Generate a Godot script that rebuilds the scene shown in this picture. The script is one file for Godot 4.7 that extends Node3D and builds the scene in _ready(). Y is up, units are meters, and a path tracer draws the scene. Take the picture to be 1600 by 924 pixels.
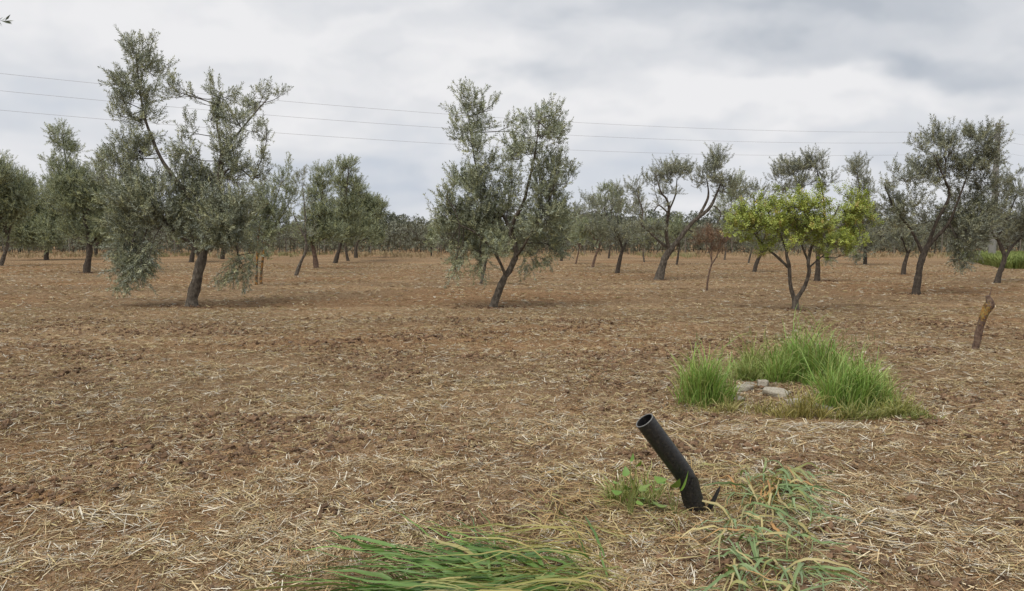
extends Node3D
# An olive grove on tilled, straw-strewn soil under an overcast sky.
# Pixels of the 1600 x 924 photograph give directions; depth comes from the ground each thing stands on.

const F := 1186.0
const CX := 800.0
const CY := 462.0
const EYE := 1.6
const PITCH := 0.0757
var nz: FastNoiseLite
var nz2: FastNoiseLite
var cell: FastNoiseLite
var rng := RandomNumberGenerator.new()
var used := {}
var M := {}
var sprig_mesh := {}

class MB:
	var v := PackedVector3Array()
	var n := PackedVector3Array()
	var c := PackedColorArray()
	var uv := PackedVector2Array()
	var ix := PackedInt32Array()
	func mesh(mat: Material) -> ArrayMesh:
		# smooth normals that agree with the winding
		n.resize(v.size())
		n.fill(Vector3.ZERO)
		for i in range(0, ix.size(), 3):
			var p := ix[i]
			var q := ix[i + 1]
			var r := ix[i + 2]
			var nn := -(v[q] - v[p]).cross(v[r] - v[p])
			n[p] += nn; n[q] += nn; n[r] += nn
		for i in n.size():
			n[i] = n[i].normalized()
		var a := []
		a.resize(Mesh.ARRAY_MAX)
		a[Mesh.ARRAY_VERTEX] = v
		a[Mesh.ARRAY_NORMAL] = n
		a[Mesh.ARRAY_COLOR] = c
		a[Mesh.ARRAY_TEX_UV] = uv
		a[Mesh.ARRAY_INDEX] = ix
		var m := ArrayMesh.new()
		m.add_surface_from_arrays(Mesh.PRIMITIVE_TRIANGLES, a)
		m.surface_set_material(0, mat)
		return m
	func tri(a: int, b: int, d: int) -> void:
		ix.append(a); ix.append(b); ix.append(d)
	func vert(p: Vector3, nn: Vector3, col: Color, t := Vector2.ZERO) -> int:
		v.append(p); n.append(nn); c.append(col); uv.append(t)
		return v.size() - 1

func _ready() -> void:
	rng.seed = 4711
	setup_noise()
	setup_camera_and_light()
	make_materials()
	make_ground()
	make_background()
	make_power_line()
	make_trees()
	make_pipe()
	make_stump()
	make_stones()
	make_grass()
	make_weeds()
	make_litter()

# ------------------------------------------------------------------ camera, sky, sun
func setup_noise() -> void:
	nz = FastNoiseLite.new(); nz.seed = 7; nz.noise_type = FastNoiseLite.TYPE_SIMPLEX_SMOOTH; nz.frequency = 1.0
	nz.fractal_type = FastNoiseLite.FRACTAL_FBM; nz.fractal_octaves = 3
	nz2 = FastNoiseLite.new(); nz2.seed = 19; nz2.noise_type = FastNoiseLite.TYPE_SIMPLEX_SMOOTH; nz2.frequency = 1.0
	nz2.fractal_type = FastNoiseLite.FRACTAL_NONE
	cell = FastNoiseLite.new(); cell.seed = 3; cell.noise_type = FastNoiseLite.TYPE_CELLULAR; cell.frequency = 1.0
	cell.fractal_type = FastNoiseLite.FRACTAL_NONE
	cell.cellular_return_type = FastNoiseLite.RETURN_DISTANCE

func setup_camera_and_light() -> void:
	var cam := Camera3D.new()
	cam.name = "camera"
	add_child(cam)
	cam.position = Vector3(0, EYE, 0)
	cam.rotation = Vector3(-PITCH, 0, 0)
	cam.fov = rad_to_deg(2.0 * atan(CY / F))
	cam.near = 0.05
	cam.far = 4000.0
	cam.current = true
	var env := Environment.new()
	env.tonemap_mode = Environment.TONE_MAPPER_LINEAR
	env.tonemap_exposure = 1.65
	env.background_mode = Environment.BG_SKY
	var sky := Sky.new()
	var pm := PanoramaSkyMaterial.new()
	pm.panorama = sky_texture()
	pm.energy_multiplier = 0.606
	sky.sky_material = pm
	env.sky = sky
	env.sdfgi_enabled = true
	env.ssao_enabled = true
	env.ssil_enabled = true
	var we := WorldEnvironment.new()
	we.name = "world_environment"
	we.environment = env
	add_child(we)
	var sun := DirectionalLight3D.new()
	sun.name = "sun"
	sun.light_energy = 0.5
	sun.light_color = Color(1.0, 0.97, 0.92)
	sun.light_angular_distance = 45.0
	sun.shadow_enabled = true
	sun.rotation_degrees = Vector3(-58, -35, 0)
	add_child(sun)

func sky_texture() -> ImageTexture:
	var W := 2048
	var H := 1024
	var data := PackedByteArray()
	data.resize(W * H * 3)
	var nzs := FastNoiseLite.new()
	nzs.seed = 41; nzs.noise_type = FastNoiseLite.TYPE_SIMPLEX_SMOOTH; nzs.frequency = 1.0; nzs.fractal_type = FastNoiseLite.FRACTAL_FBM; nzs.fractal_octaves = 5
	var bright := Vector3(237, 237, 239)
	var dark := Vector3(172, 180, 191)
	var blue := Vector3(202, 210, 222)
	# soft grey banks seen in the photograph: pixel centre, half sizes, amount, blueness
	var banks := [[1230, 15, 330, 55, 0.62, 0.0], [1480, 112, 190, 34, 0.62, 0.2], [850, 118, 85, 26, 0.42, 0.2], [60, 145, 130, 42, 0.35, 0.9],
		[560, 270, 190, 60, 0.45, 1.0], [930, 255, 120, 40, 0.32, 0.9], [1250, 205, 300, 22, 0.22, 0.6], [300, 330, 500, 40, 0.25, 0.9], [1150, 290, 500, 50, 0.3, 0.9], [1560, 200, 90, 30, 0.3, 0.6],
		[1290, 140, 120, 26, -0.35, 0.0], [1100, 150, 160, 26, -0.3, 0.0], [350, 60, 350, 60, -0.2, 0.0]]
	for y in H:
		var el := (0.5 - (y + 0.5) / H) * PI
		if el < -0.02:
			for x in W:
				var o := (y * W + x) * 3
				data[o] = 205; data[o + 1] = 210; data[o + 2] = 218
			continue
		for x in W:
			var az := (x + 0.5) / W * TAU
			var d := Vector3(sin(az) * cos(el), sin(el), -cos(az) * cos(el))
			var q := d / (d.y + 0.16)
			var w := nz.get_noise_3d(q.x * 0.5 + 5.0, q.z * 0.5, 2.0) * 0.6
			var k := 0.34 + nz.get_noise_3d(q.x * 0.45 + w, q.z * 0.6 + w, 7.0) * 0.55 + nz.get_noise_3d(q.x * 1.7, q.z * 1.7 + w, 11.0) * 0.14
			var bl := 0.35 + nz.get_noise_3d(q.x * 0.3, q.z * 0.3, 23.0) * 0.5
			if d.z < -0.3 and el < 0.75:
				# back to pixels of the photograph
				var cz := -d.z * cos(PITCH) - d.y * sin(PITCH)
				var cy := d.y * cos(PITCH) - d.z * -sin(PITCH)
				cy = d.y * cos(PITCH) + (-d.z) * sin(PITCH)
				var px := CX + F * d.x / cz
				var py := CY - F * cy / cz
				var l1 := nzs.get_noise_2d(px * 0.0035, py * 0.008)
				var l2 := nzs.get_noise_2d(px * 0.0035 + 31.0, py * 0.008 + 17.0)
				px += l1 * 130.0
				py += l2 * 60.0
				var near_view := clampf(1.2 - maxf(absf(px - 800.0) / 1600.0, absf(py - 250.0) / 700.0), 0.0, 1.0)
				k = lerpf(k, 0.14 + (k - 0.34) * 0.5 + nzs.get_noise_2d(px * 0.005 + 60.0, py * 0.012) * 0.22, near_view)
				for b in banks:
					var g := exp(-pow((px - b[0]) / b[2], 2.0) - pow((py - b[1]) / b[3], 2.0))
					k += g * b[4]
					bl = lerpf(bl, b[5], g)
			k = clampf(k, 0.0, 1.15)
			bl = clampf(bl, 0.0, 1.0)
			var col: Vector3 = bright.lerp(dark.lerp(blue, bl * 0.85), k)
			var o2 := (y * W + x) * 3
			data[o2] = clampi(int(col.x), 0, 255)
			data[o2 + 1] = clampi(int(col.y), 0, 255)
			data[o2 + 2] = clampi(int(col.z), 0, 255)
	return ImageTexture.create_from_image(Image.create_from_data(W, H, false, Image.FORMAT_RGB8, data))

# ------------------------------------------------------------------ helpers
func ray(px: float, py: float) -> Vector3:
	var d := Vector3((px - CX) / F, (CY - py) / F, -1.0)
	return d.rotated(Vector3.RIGHT, -PITCH)

func ground_at(px: float, py: float) -> Vector3:
	var d := ray(px, py)
	var t := EYE / -d.y
	return Vector3(d.x * t, 0.0, d.z * t)

func on_plane(px: float, py: float, z: float) -> Vector3:
	var d := ray(px, py)
	return Vector3(0, EYE, 0) + d * (z / d.z)

func numbered(called: String) -> String:
	var k: int = used.get(called, -1) + 1
	used[called] = k
	return called if k == 0 else "%s_%03d" % [called, k]

func tag(o: Node3D, label: String, category := "", group := "", kind := "") -> void:
	if label: o.set_meta("label", label)
	if category: o.set_meta("category", category)
	if group: o.set_meta("group", group)
	if kind: o.set_meta("kind", kind)

func thing(called: String, label: String, category: String, at := Vector3.ZERO, group := "") -> Node3D:
	var o := Node3D.new()
	o.name = numbered(called)
	add_child(o)
	o.position = at
	tag(o, label, category, group)
	return o

func part(called: String, m: Mesh, parent: Node3D) -> MeshInstance3D:
	var o := MeshInstance3D.new()
	o.name = called if parent != self else numbered(called)
	o.mesh = m
	parent.add_child(o, true)
	return o

func scatter(called: String, m: Mesh, buf: PackedFloat32Array, parent: Node3D) -> MultiMeshInstance3D:
	var mm := MultiMesh.new()
	mm.transform_format = MultiMesh.TRANSFORM_3D
	mm.use_colors = true
	mm.mesh = m
	mm.instance_count = buf.size() / 16
	mm.buffer = buf
	var o := MultiMeshInstance3D.new()
	o.name = called if parent != self else numbered(called)
	o.multimesh = mm
	parent.add_child(o, true)
	return o

func push(buf: PackedFloat32Array, x: Vector3, y: Vector3, z: Vector3, p: Vector3, c: Color) -> void:
	buf.append_array(PackedFloat32Array([x.x, y.x, z.x, p.x, x.y, y.y, z.y, p.y, x.z, y.z, z.z, p.z, c.r, c.g, c.b, 1.0]))

func frame_of(d: Vector3, roll: float) -> Basis:
	var a := Vector3.RIGHT if absf(d.x) < 0.8 else Vector3.FORWARD
	var x := d.cross(a).normalized()
	var z := x.cross(d)
	var xr := x * cos(roll) + z * sin(roll)
	return Basis(xr, d, xr.cross(d))

func rv() -> Vector3:
	return Vector3(rng.randf_range(-1, 1), rng.randf_range(-1, 1), rng.randf_range(-1, 1))

func in_ball() -> Vector3:
	var p := rv()
	while p.length_squared() > 1.0 or p.length_squared() < 0.0001:
		p = rv()
	return p

func smooth_path(pts: Array, per := 4) -> Array:
	# Catmull-Rom through [position, radius]
	var out := []
	for i in pts.size() - 1:
		var a: Vector3 = pts[maxi(i - 1, 0)][0]
		var b: Vector3 = pts[i][0]
		var c: Vector3 = pts[i + 1][0]
		var d: Vector3 = pts[mini(i + 2, pts.size() - 1)][0]
		for k in per:
			var t := float(k) / per
			out.append([b.cubic_interpolate(c, a, d, t), lerpf(pts[i][1], pts[i + 1][1], t)])
	out.append(pts[-1])
	return out

func tube(mb: MB, pts: Array, sides: int, rough := 0.0, col := Color.WHITE, cap := true) -> void:
	var up := Vector3.ZERO
	var first := mb.v.size()
	var length := 0.0
	for i in pts.size():
		var p: Vector3 = pts[i][0]
		var r: float = pts[i][1]
		var t: Vector3 = (pts[mini(i + 1, pts.size() - 1)][0] - pts[maxi(i - 1, 0)][0]).normalized()
		if i == 0:
			up = t.cross(Vector3(0.3, 0.1, 0.9)).normalized()
		else:
			up = (up - t * up.dot(t)).normalized()
			length += p.distance_to(pts[i - 1][0])
		var sd := t.cross(up)
		for k in sides + 1:
			var a := TAU * k / sides
			var dr := up * cos(a) + sd * sin(a)
			var rr := r
			if rough > 0.0:
				var q := (p + dr * r) * 5.0
				rr = r * (1.0 + rough * nz.get_noise_3d(q.x * 0.9 + cos(a) * 0.4, q.y * 0.45, q.z * 0.9 + sin(a) * 0.4) + rough * 0.5 * nz2.get_noise_3d(q.x * 3.0, q.y * 1.2, q.z * 3.0))
			mb.vert(p + dr * rr, dr, col, Vector2(float(k) / sides, length))
	var w := sides + 1
	for i in pts.size() - 1:
		for k in sides:
			var a := first + i * w + k
			mb.tri(a, a + w, a + 1)
			mb.tri(a + 1, a + w, a + w + 1)
	if cap:
		var e := first + (pts.size() - 1) * w
		var cc := mb.vert(pts[-1][0], (pts[-1][0] - pts[-2][0]).normalized(), col)
		for k in sides:
			mb.tri(e + k, cc, e + k + 1)

func ribbon(mb: MB, pts: Array, width: float, side0: Vector3, c0: Color, c1: Color, twist := 0.0, fold := 0.25) -> void:
	# a folded grass blade: three vertices across
	var n := pts.size()
	var first := mb.v.size()
	for i in n:
		var t := float(i) / (n - 1)
		var d: Vector3 = (pts[mini(i + 1, n - 1)] - pts[maxi(i - 1, 0)]).normalized()
		var s := (side0 - d * side0.dot(d)).normalized().rotated(d, twist * t)
		var nn := s.cross(d).normalized()
		var w := width * (0.35 + 0.65 * smoothstep(0.0, 0.3, t)) * (1.0 - pow(t, 3.0)) + 0.0006
		var col := c0.lerp(c1, t)
		mb.vert(pts[i] - s * w + nn * w * fold, (nn - s * 0.3).normalized(), col)
		mb.vert(pts[i], nn, col)
		mb.vert(pts[i] + s * w + nn * w * fold, (nn + s * 0.3).normalized(), col)
	for i in n - 1:
		var a := first + i * 3
		for k in 2:
			mb.tri(a + k, a + k + 1, a + k + 3)
			mb.tri(a + k + 1, a + k + 4, a + k + 3)

func lin(r: float, g: float, b: float) -> Color:
	return Color(r, g, b)

# ------------------------------------------------------------------ materials
func noise_bytes(size: int, freq: float, seed_: int, oct := 4, type := FastNoiseLite.TYPE_SIMPLEX_SMOOTH) -> PackedByteArray:
	var f := FastNoiseLite.new()
	f.seed = seed_
	f.noise_type = type
	f.frequency = freq
	f.fractal_type = FastNoiseLite.FRACTAL_FBM if oct > 1 else FastNoiseLite.FRACTAL_NONE
	f.fractal_octaves = oct
	var im := f.get_seamless_image(size, size)
	im.convert(Image.FORMAT_L8)
	return im.get_data()

func ramp_texture(bytes: PackedByteArray, size: int, stops: Array) -> ImageTexture:
	var g := Gradient.new()
	var off := PackedFloat32Array()
	var cols := PackedColorArray()
	for s in stops:
		off.append(s[0]); cols.append(s[1].linear_to_srgb())
	g.offsets = off
	g.colors = cols
	var lut := PackedByteArray()
	for i in 256:
		var c := g.sample(i / 255.0)
		lut.append(int(c.r * 255)); lut.append(int(c.g * 255)); lut.append(int(c.b * 255))
	var out := PackedByteArray()
	out.resize(size * size * 3)
	for i in size * size:
		var b := bytes[i] * 3
		out[i * 3] = lut[b]; out[i * 3 + 1] = lut[b + 1]; out[i * 3 + 2] = lut[b + 2]
	return ImageTexture.create_from_image(Image.create_from_data(size, size, false, Image.FORMAT_RGB8, out))

func grey_texture(bytes: PackedByteArray, size: int) -> ImageTexture:
	return ImageTexture.create_from_image(Image.create_from_data(size, size, false, Image.FORMAT_L8, bytes))

func bark_material(called: String, nb: PackedByteArray, hb: PackedByteArray, stops: Array) -> StandardMaterial3D:
	var m := StandardMaterial3D.new()
	m.resource_name = called
	m.albedo_texture = ramp_texture(nb, 256, stops)
	m.roughness = 0.92
	m.uv1_triplanar = true
	m.uv1_scale = Vector3(2.2, 1.1, 2.2)
	m.heightmap_enabled = true
	m.heightmap_texture = grey_texture(hb, 256)
	m.heightmap_scale = 1.6
	m.vertex_color_use_as_albedo = true
	return m

func leaf_material(called: String, rough: float, back: Color) -> StandardMaterial3D:
	var m := StandardMaterial3D.new()
	m.resource_name = called
	m.vertex_color_use_as_albedo = true
	m.albedo_color = Color.WHITE
	m.roughness = rough
	m.cull_mode = BaseMaterial3D.CULL_DISABLED
	if back.r > 0.0:
		m.backlight_enabled = true
		m.backlight = back
	return m

func plain(called: String, c: Color, rough: float, vcol := false) -> StandardMaterial3D:
	var m := StandardMaterial3D.new()
	m.resource_name = called
	m.albedo_color = Color.WHITE if vcol else c.linear_to_srgb()
	m.vertex_color_use_as_albedo = vcol
	m.roughness = rough
	return m

func make_materials() -> void:
	var nb := noise_bytes(256, 0.02, 31, 5)
	var hb := noise_bytes(256, 0.045, 37, 4)
	M.bark = bark_material("olive bark", nb, hb, [[0.0, lin(0.035, 0.028, 0.022)], [0.45, lin(0.085, 0.07, 0.055)], [0.7, lin(0.15, 0.13, 0.105)], [1.0, lin(0.22, 0.2, 0.17)]])
	M.bark_dark = bark_material("dark bark", nb, hb, [[0.0, lin(0.025, 0.02, 0.016)], [0.5, lin(0.06, 0.047, 0.036)], [1.0, lin(0.14, 0.115, 0.09)]])
	M.bark_red = bark_material("reddish bark", nb, hb, [[0.0, lin(0.05, 0.03, 0.022)], [0.45, lin(0.12, 0.075, 0.055)], [0.75, lin(0.2, 0.14, 0.1)], [1.0, lin(0.26, 0.21, 0.16)]])
	M.bark_lichen = bark_material("lichen bark", nb, hb, [[0.0, lin(0.04, 0.03, 0.022)], [0.45, lin(0.1, 0.075, 0.05)], [0.56, lin(0.15, 0.1, 0.05)], [0.62, lin(0.34, 0.15, 0.025)], [1.0, lin(0.42, 0.25, 0.05)]])
	M.twig = plain("twig", lin(0.085, 0.072, 0.06), 0.9)
	M.twig_red = plain("red twig", lin(0.13, 0.07, 0.045), 0.9)
	M.olive = leaf_material("olive leaf", 0.45, Color(0.3, 0.33, 0.2))
	M.broad = leaf_material("broad leaf", 0.5, Color(0.5, 0.55, 0.2))
	M.grass = leaf_material("grass blade", 0.5, Color(0.45, 0.55, 0.25))
	M.straw = leaf_material("straw", 0.7, Color(0, 0, 0))
	M.clod = plain("clod soil", Color.WHITE, 1.0, true)
	M.clod.uv1_triplanar = true
	M.clod.uv1_scale = Vector3(9, 9, 9)
	M.clod.albedo_texture = ramp_texture(noise_bytes(128, 0.05, 55, 4), 128, [[0.0, lin(0.55, 0.55, 0.55)], [1.0, lin(1, 1, 1)]])
	# concrete
	M.concrete = plain("weathered concrete", lin(0.3, 0.29, 0.27), 0.95)
	M.concrete.uv1_triplanar = true
	M.concrete.uv1_scale = Vector3(1.5, 1.5, 1.5)
	M.concrete.albedo_texture = ramp_texture(noise_bytes(256, 0.03, 77, 5), 256, [[0.0, lin(0.6, 0.6, 0.6)], [1.0, lin(1, 1, 1)]])
	M.post = plain("grey post", lin(0.2, 0.18, 0.155), 0.95)
	M.lichen = plain("lichen", Color.WHITE, 1.0, true)
	M.wire = plain("wire", lin(0.38, 0.38, 0.4), 0.6)
	M.porcelain = plain("insulator", lin(0.25, 0.2, 0.17), 0.3)
	# pipe
	M.pipe = plain("black polyethylene", lin(0.012, 0.012, 0.013), 0.42)
	M.pipe.roughness_texture = grey_texture(noise_bytes(256, 0.05, 91, 4), 256)
	M.pipe.roughness = 0.85
	M.pipe.uv1_triplanar = true
	M.pipe.uv1_scale = Vector3(5, 5, 5)
	M.pipe.albedo_color = Color.WHITE
	M.pipe.albedo_texture = ramp_texture(noise_bytes(256, 0.03, 93, 5), 256, [[0.0, lin(0.008, 0.008, 0.009)], [0.55, lin(0.014, 0.014, 0.015)], [0.75, lin(0.03, 0.027, 0.024)], [1.0, lin(0.075, 0.06, 0.045)]])
	M.pipe_rim = plain("scuffed rim", lin(0.16, 0.16, 0.155), 0.6)
	# stone
	M.stone = plain("limestone", lin(0.4, 0.38, 0.34), 0.95, true)
	M.stone.uv1_triplanar = true
	M.stone.uv1_scale = Vector3(4, 4, 4)
	M.stone.albedo_texture = ramp_texture(noise_bytes(256, 0.03, 101, 5), 256, [[0.0, lin(0.45, 0.42, 0.36)], [0.5, lin(0.8, 0.78, 0.72)], [1.0, lin(1, 1, 0.98)]])
	M.stone.heightmap_enabled = true
	M.stone.heightmap_texture = grey_texture(noise_bytes(256, 0.06, 103, 4), 256)
	M.stone.heightmap_scale = 0.8
	M.ground = ground_material()

func ground_material() -> StandardMaterial3D:
	var S := 1024
	var a := noise_bytes(S, 0.012, 201, 5)
	var b := noise_bytes(S, 0.07, 203, 3)
	var col := PackedByteArray()
	col.resize(S * S * 3)
	var hgt := PackedByteArray()
	hgt.resize(S * S)
	# soil tones (sRGB bytes) by noise value
	var lut := PackedByteArray()
	var g := Gradient.new()
	g.offsets = PackedFloat32Array([0.0, 0.4, 0.62, 1.0])
	g.colors = PackedColorArray([lin(0.15, 0.088, 0.05).linear_to_srgb(), lin(0.3, 0.19, 0.112).linear_to_srgb(), lin(0.42, 0.282, 0.175).linear_to_srgb(), lin(0.6, 0.43, 0.285).linear_to_srgb()])
	for i in 256:
		var c := g.sample(i / 255.0)
		lut.append(int(c.r * 255)); lut.append(int(c.g * 255)); lut.append(int(c.b * 255))
	for i in S * S:
		var k := (a[i] * 5 + b[i] * 6) / 11
		hgt[i] = k * 3 / 4
		k *= 3
		col[i * 3] = lut[k]; col[i * 3 + 1] = lut[k + 1]; col[i * 3 + 2] = lut[k + 2]
	# chaff: short fibres lying in the soil, too fine to build one by one
	var r := RandomNumberGenerator.new()
	r.seed = 88
	var tones := [Color8(206, 178, 132), Color8(228, 208, 166), Color8(174, 140, 96), Color8(236, 226, 200), Color8(128, 92, 58), Color8(194, 164, 108)]
	for s in 42000:
		var x := r.randf() * S
		var y := r.randf() * S
		var an := r.randf() * TAU
		var L := int(4 + pow(r.randf(), 2.0) * 26)
		var c: Color = tones[r.randi() % 6]
		var dx := cos(an)
		var dy := sin(an)
		var bend := r.randf_range(-0.02, 0.02)
		var top := 170 + r.randi() % 80
		for k in L:
			an += bend
			x += cos(an); y += sin(an)
			var o := (posmod(int(y), S)) * S + posmod(int(x), S)
			col[o * 3] = c.r8; col[o * 3 + 1] = c.g8; col[o * 3 + 2] = c.b8
			hgt[o] = top
	var m := StandardMaterial3D.new()
	m.resource_name = "tilled soil"
	m.albedo_texture = ImageTexture.create_from_image(Image.create_from_data(S, S, false, Image.FORMAT_RGB8, col))
	m.roughness = 1.0
	m.metallic_specular = 0.2
	m.vertex_color_use_as_albedo = true
	m.heightmap_enabled = true
	m.heightmap_texture = ImageTexture.create_from_image(Image.create_from_data(S, S, false, Image.FORMAT_L8, hgt))
	m.heightmap_scale = 2.6
	return m

# ------------------------------------------------------------------ ground
func cloddy(x: float, d: float) -> float:
	# where the soil is coarse and bare
	return clampf(0.5 + nz2.get_noise_2d(x * 0.33 + 3.0, d * 0.5 + 9.0) * 0.7 + nz2.get_noise_2d(x * 1.1, d * 1.4) * 0.35, 0.0, 1.0)

func gh(x: float, d: float) -> float:
	var h := nz2.get_noise_2d(x * 0.25, d * 0.3) * 0.03 + nz2.get_noise_2d(x * 0.7 + 40.0, d * 1.5) * 0.022
	h += nz2.get_noise_2d(x * 2.6, d * 3.1 + 17.0) * 0.014
	if d < 45.0 and d > 0.0 and absf(x) < 40.0:
		var cl := cloddy(x, d)
		h += nz.get_noise_2d(x * 7.0, d * 7.0) * 0.022 * (0.4 + cl)
		h += (0.35 - cell.get_noise_2d(x * 9.0, d * 9.0) - 0.5) * 0.02 * cl
		if d < 14.0:
			h += nz2.get_noise_2d(x * 24.0, d * 24.0) * 0.006
	return h

func make_ground() -> void:
	var xs := PackedFloat32Array([0.0])
	var x := 0.0
	while x < 1400.0:
		x += 0.03 * maxf(1.0, pow(x / 3.5, 1.6))
		xs.append(x)
	var all := PackedFloat32Array()
	for i in range(xs.size() - 1, 0, -1):
		all.append(-xs[i])
	all.append_array(xs)
	var ds := PackedFloat32Array()
	var d := -120.0
	while d < 2.2:
		ds.append(d)
		d += 0.03 + maxf(0.0, 2.2 - d) * 0.12
	while d < 2600.0:
		ds.append(d)
		d += 0.022 * maxf(1.0, pow(d / 4.0, 1.7))
	var W := all.size()
	var mb := MB.new()
	var soil := Color(1, 1, 1)
	for dd in ds:
		for xx in all:
			# tint: streaks along the tillage, drier pale patches and redder bare soil
			var st := nz2.get_noise_2d(xx * 0.06 + 8.0, dd * 0.55) * 0.5 + nz2.get_noise_2d(xx * 0.22, dd * 0.35 + 30.0) * 0.5
			var pale := smoothstep(-0.2, 0.75, st)
			var red := smoothstep(0.0, 0.7, nz2.get_noise_2d(xx * 0.09 + 60.0, dd * 0.12))
			var c := Color(0.65, 0.65, 0.65).lerp(Color(0.91, 0.91, 0.91), pale)
			c = c.lerp(Color(0.74, 0.62, 0.53), red * 0.55)
			mb.v.append(Vector3(xx, gh(xx, dd), -dd))
			mb.c.append(c)
			mb.uv.append(Vector2(xx * 0.4 + nz2.get_noise_2d(xx * 0.05, dd * 0.05) * 0.3, dd * 0.4))
	mb.n.resize(mb.v.size())
	for j in ds.size() - 1:
		for i in W - 1:
			var q := j * W + i
			mb.ix.append(q); mb.ix.append(q + W); mb.ix.append(q + 1)
			mb.ix.append(q + 1); mb.ix.append(q + W); mb.ix.append(q + W + 1)
	var o := part("ground", mb.mesh(M.ground), self)
	tag(o, "brown tilled field soil strewn with chopped straw", "ground", "", "structure")

# ------------------------------------------------------------------ trees
func leaf(mb: MB, p: Vector3, d: Vector3, side: Vector3, L: float, w: float, col: Color, segs := 1, droop := 0.0) -> void:
	var nn := side.cross(d).normalized()
	var a := mb.vert(p, nn, col)
	if segs == 1:
		var m := p + d * L * 0.45
		var b := mb.vert(m + side * w + nn * w * 0.3, (nn - side * 0.35).normalized(), col)
		var c := mb.vert(m - side * w + nn * w * 0.3, (nn + side * 0.35).normalized(), col)
		var e := mb.vert(p + d * L - nn * L * droop, nn, col)
		mb.tri(a, b, e); mb.tri(a, e, c)
	else:
		var prev := [a, a, a]
		for i in range(1, segs + 1):
			var t := float(i) / segs
			var q := p + d * L * t - nn * L * droop * t * t
			var ww := w * sin(PI * pow(t, 0.75)) + 0.0005
			var mid := mb.vert(q, nn, col)
			var l := mb.vert(q - side * ww + nn * ww * 0.25, (nn + side * 0.3).normalized(), col)
			var rr := mb.vert(q + side * ww + nn * ww * 0.25, (nn - side * 0.3).normalized(), col)
			mb.tri(prev[0], mid, prev[1]); mb.tri(prev[1], mid, l)
			mb.tri(prev[0], prev[2], mid); mb.tri(prev[2], rr, mid)
			prev = [mid, l, rr]

func get_sprig(kind: String) -> ArrayMesh:
	if sprig_mesh.has(kind):
		return sprig_mesh[kind]
	var r := RandomNumberGenerator.new()
	r.seed = kind.hash()
	var mb := MB.new()
	if kind == "olive":
		# a shoot 0.26 m long with opposite narrow leaves, some turned to show the silvery underside
		tube(mb, [[Vector3.ZERO, 0.0022], [Vector3(0.006, 0.13, 0.0), 0.0018], [Vector3(0, 0.25, 0.004), 0.0008]], 3, 0.0, Color(0.4, 0.36, 0.3), false)
		for i in 9:
			var y := 0.02 + i * 0.027
			for s in 2:
				var a := i * PI * 0.5 + s * PI + r.randf_range(-0.5, 0.5)
				var out := Vector3(cos(a), 0, sin(a))
				var d := (out * r.randf_range(0.55, 1.0) + Vector3(0, r.randf_range(0.45, 1.0), 0)).normalized()
				var side := d.cross(Vector3.UP).normalized().rotated(d, r.randf_range(-0.9, 0.9))
				var k := r.randf_range(0.75, 1.15)
				k *= 0.5
				var col := Color(k, k, k)
				if r.randf() < 0.4:
					col = Color(1.85 * k, 1.8 * k, 1.85 * k)
				leaf(mb, Vector3(0, y, 0), d, side, r.randf_range(0.055, 0.082), r.randf_range(0.0075, 0.0105), col)
		leaf(mb, Vector3(0, 0.25, 0), Vector3.UP, Vector3.RIGHT, 0.05, 0.006, Color(0.55, 0.55, 0.5))
	elif kind == "far":
		# a tuft for distant crowns: fewer, larger faces
		for i in 11:
			var d := (Vector3(r.randf_range(-1, 1), r.randf_range(-0.3, 1.2), r.randf_range(-1, 1))).normalized()
			var side := d.cross(Vector3(r.randf(), 0.3, r.randf())).normalized()
			var k := r.randf_range(0.4, 0.75)
			leaf(mb, Vector3(r.randf_range(-0.08, 0.08), r.randf_range(0, 0.22), r.randf_range(-0.08, 0.08)), d, side, r.randf_range(0.08, 0.14), r.randf_range(0.014, 0.024), Color(k, k, k))
	elif kind == "broad":
		tube(mb, [[Vector3.ZERO, 0.0025], [Vector3(0.005, 0.16, 0), 0.001]], 3, 0.0, Color(0.5, 0.35, 0.3), false)
		for i in 13:
			var a := i * 2.4 + r.randf_range(-0.3, 0.3)
			var out := Vector3(cos(a), 0, sin(a))
			var d := (out + Vector3(0, r.randf_range(-0.35, 0.8), 0)).normalized()
			var side := d.cross(Vector3.UP).normalized().rotated(d, r.randf_range(-0.5, 0.5))
			var k := r.randf_range(0.42, 0.7)
			leaf(mb, Vector3(0, 0.02 + i * 0.012, 0) + out * 0.01, d, side, r.randf_range(0.03, 0.048), r.randf_range(0.0085, 0.013), Color(k, k * r.randf_range(0.93, 1.03), k), 3, 0.15)
	elif kind == "bare":
		# thin leafless shoots with a few withered leaves
		for i in 5:
			var a := i * 1.3
			tube(mb, [[Vector3.ZERO, 0.002], [Vector3(cos(a) * 0.04, 0.13, sin(a) * 0.04), 0.0015], [Vector3(cos(a) * 0.1, 0.26, sin(a) * 0.1), 0.0008]], 3, 0.0, Color(0.4, 0.33, 0.33), false)
			for k in 4:
				var d := Vector3(r.randf_range(-1, 1), r.randf_range(-0.4, 1), r.randf_range(-1, 1)).normalized()
				leaf(mb, Vector3(cos(a) * 0.02 * k, 0.08 + 0.05 * k, sin(a) * 0.02 * k), d, d.cross(Vector3.UP).normalized(), 0.03, 0.006, Color(1, 1, 1) * r.randf_range(0.4, 0.75))
	var mat: Material = M.broad if kind == "broad" else M.olive
	var m := mb.mesh(mat)
	sprig_mesh[kind] = m
	return m

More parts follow.
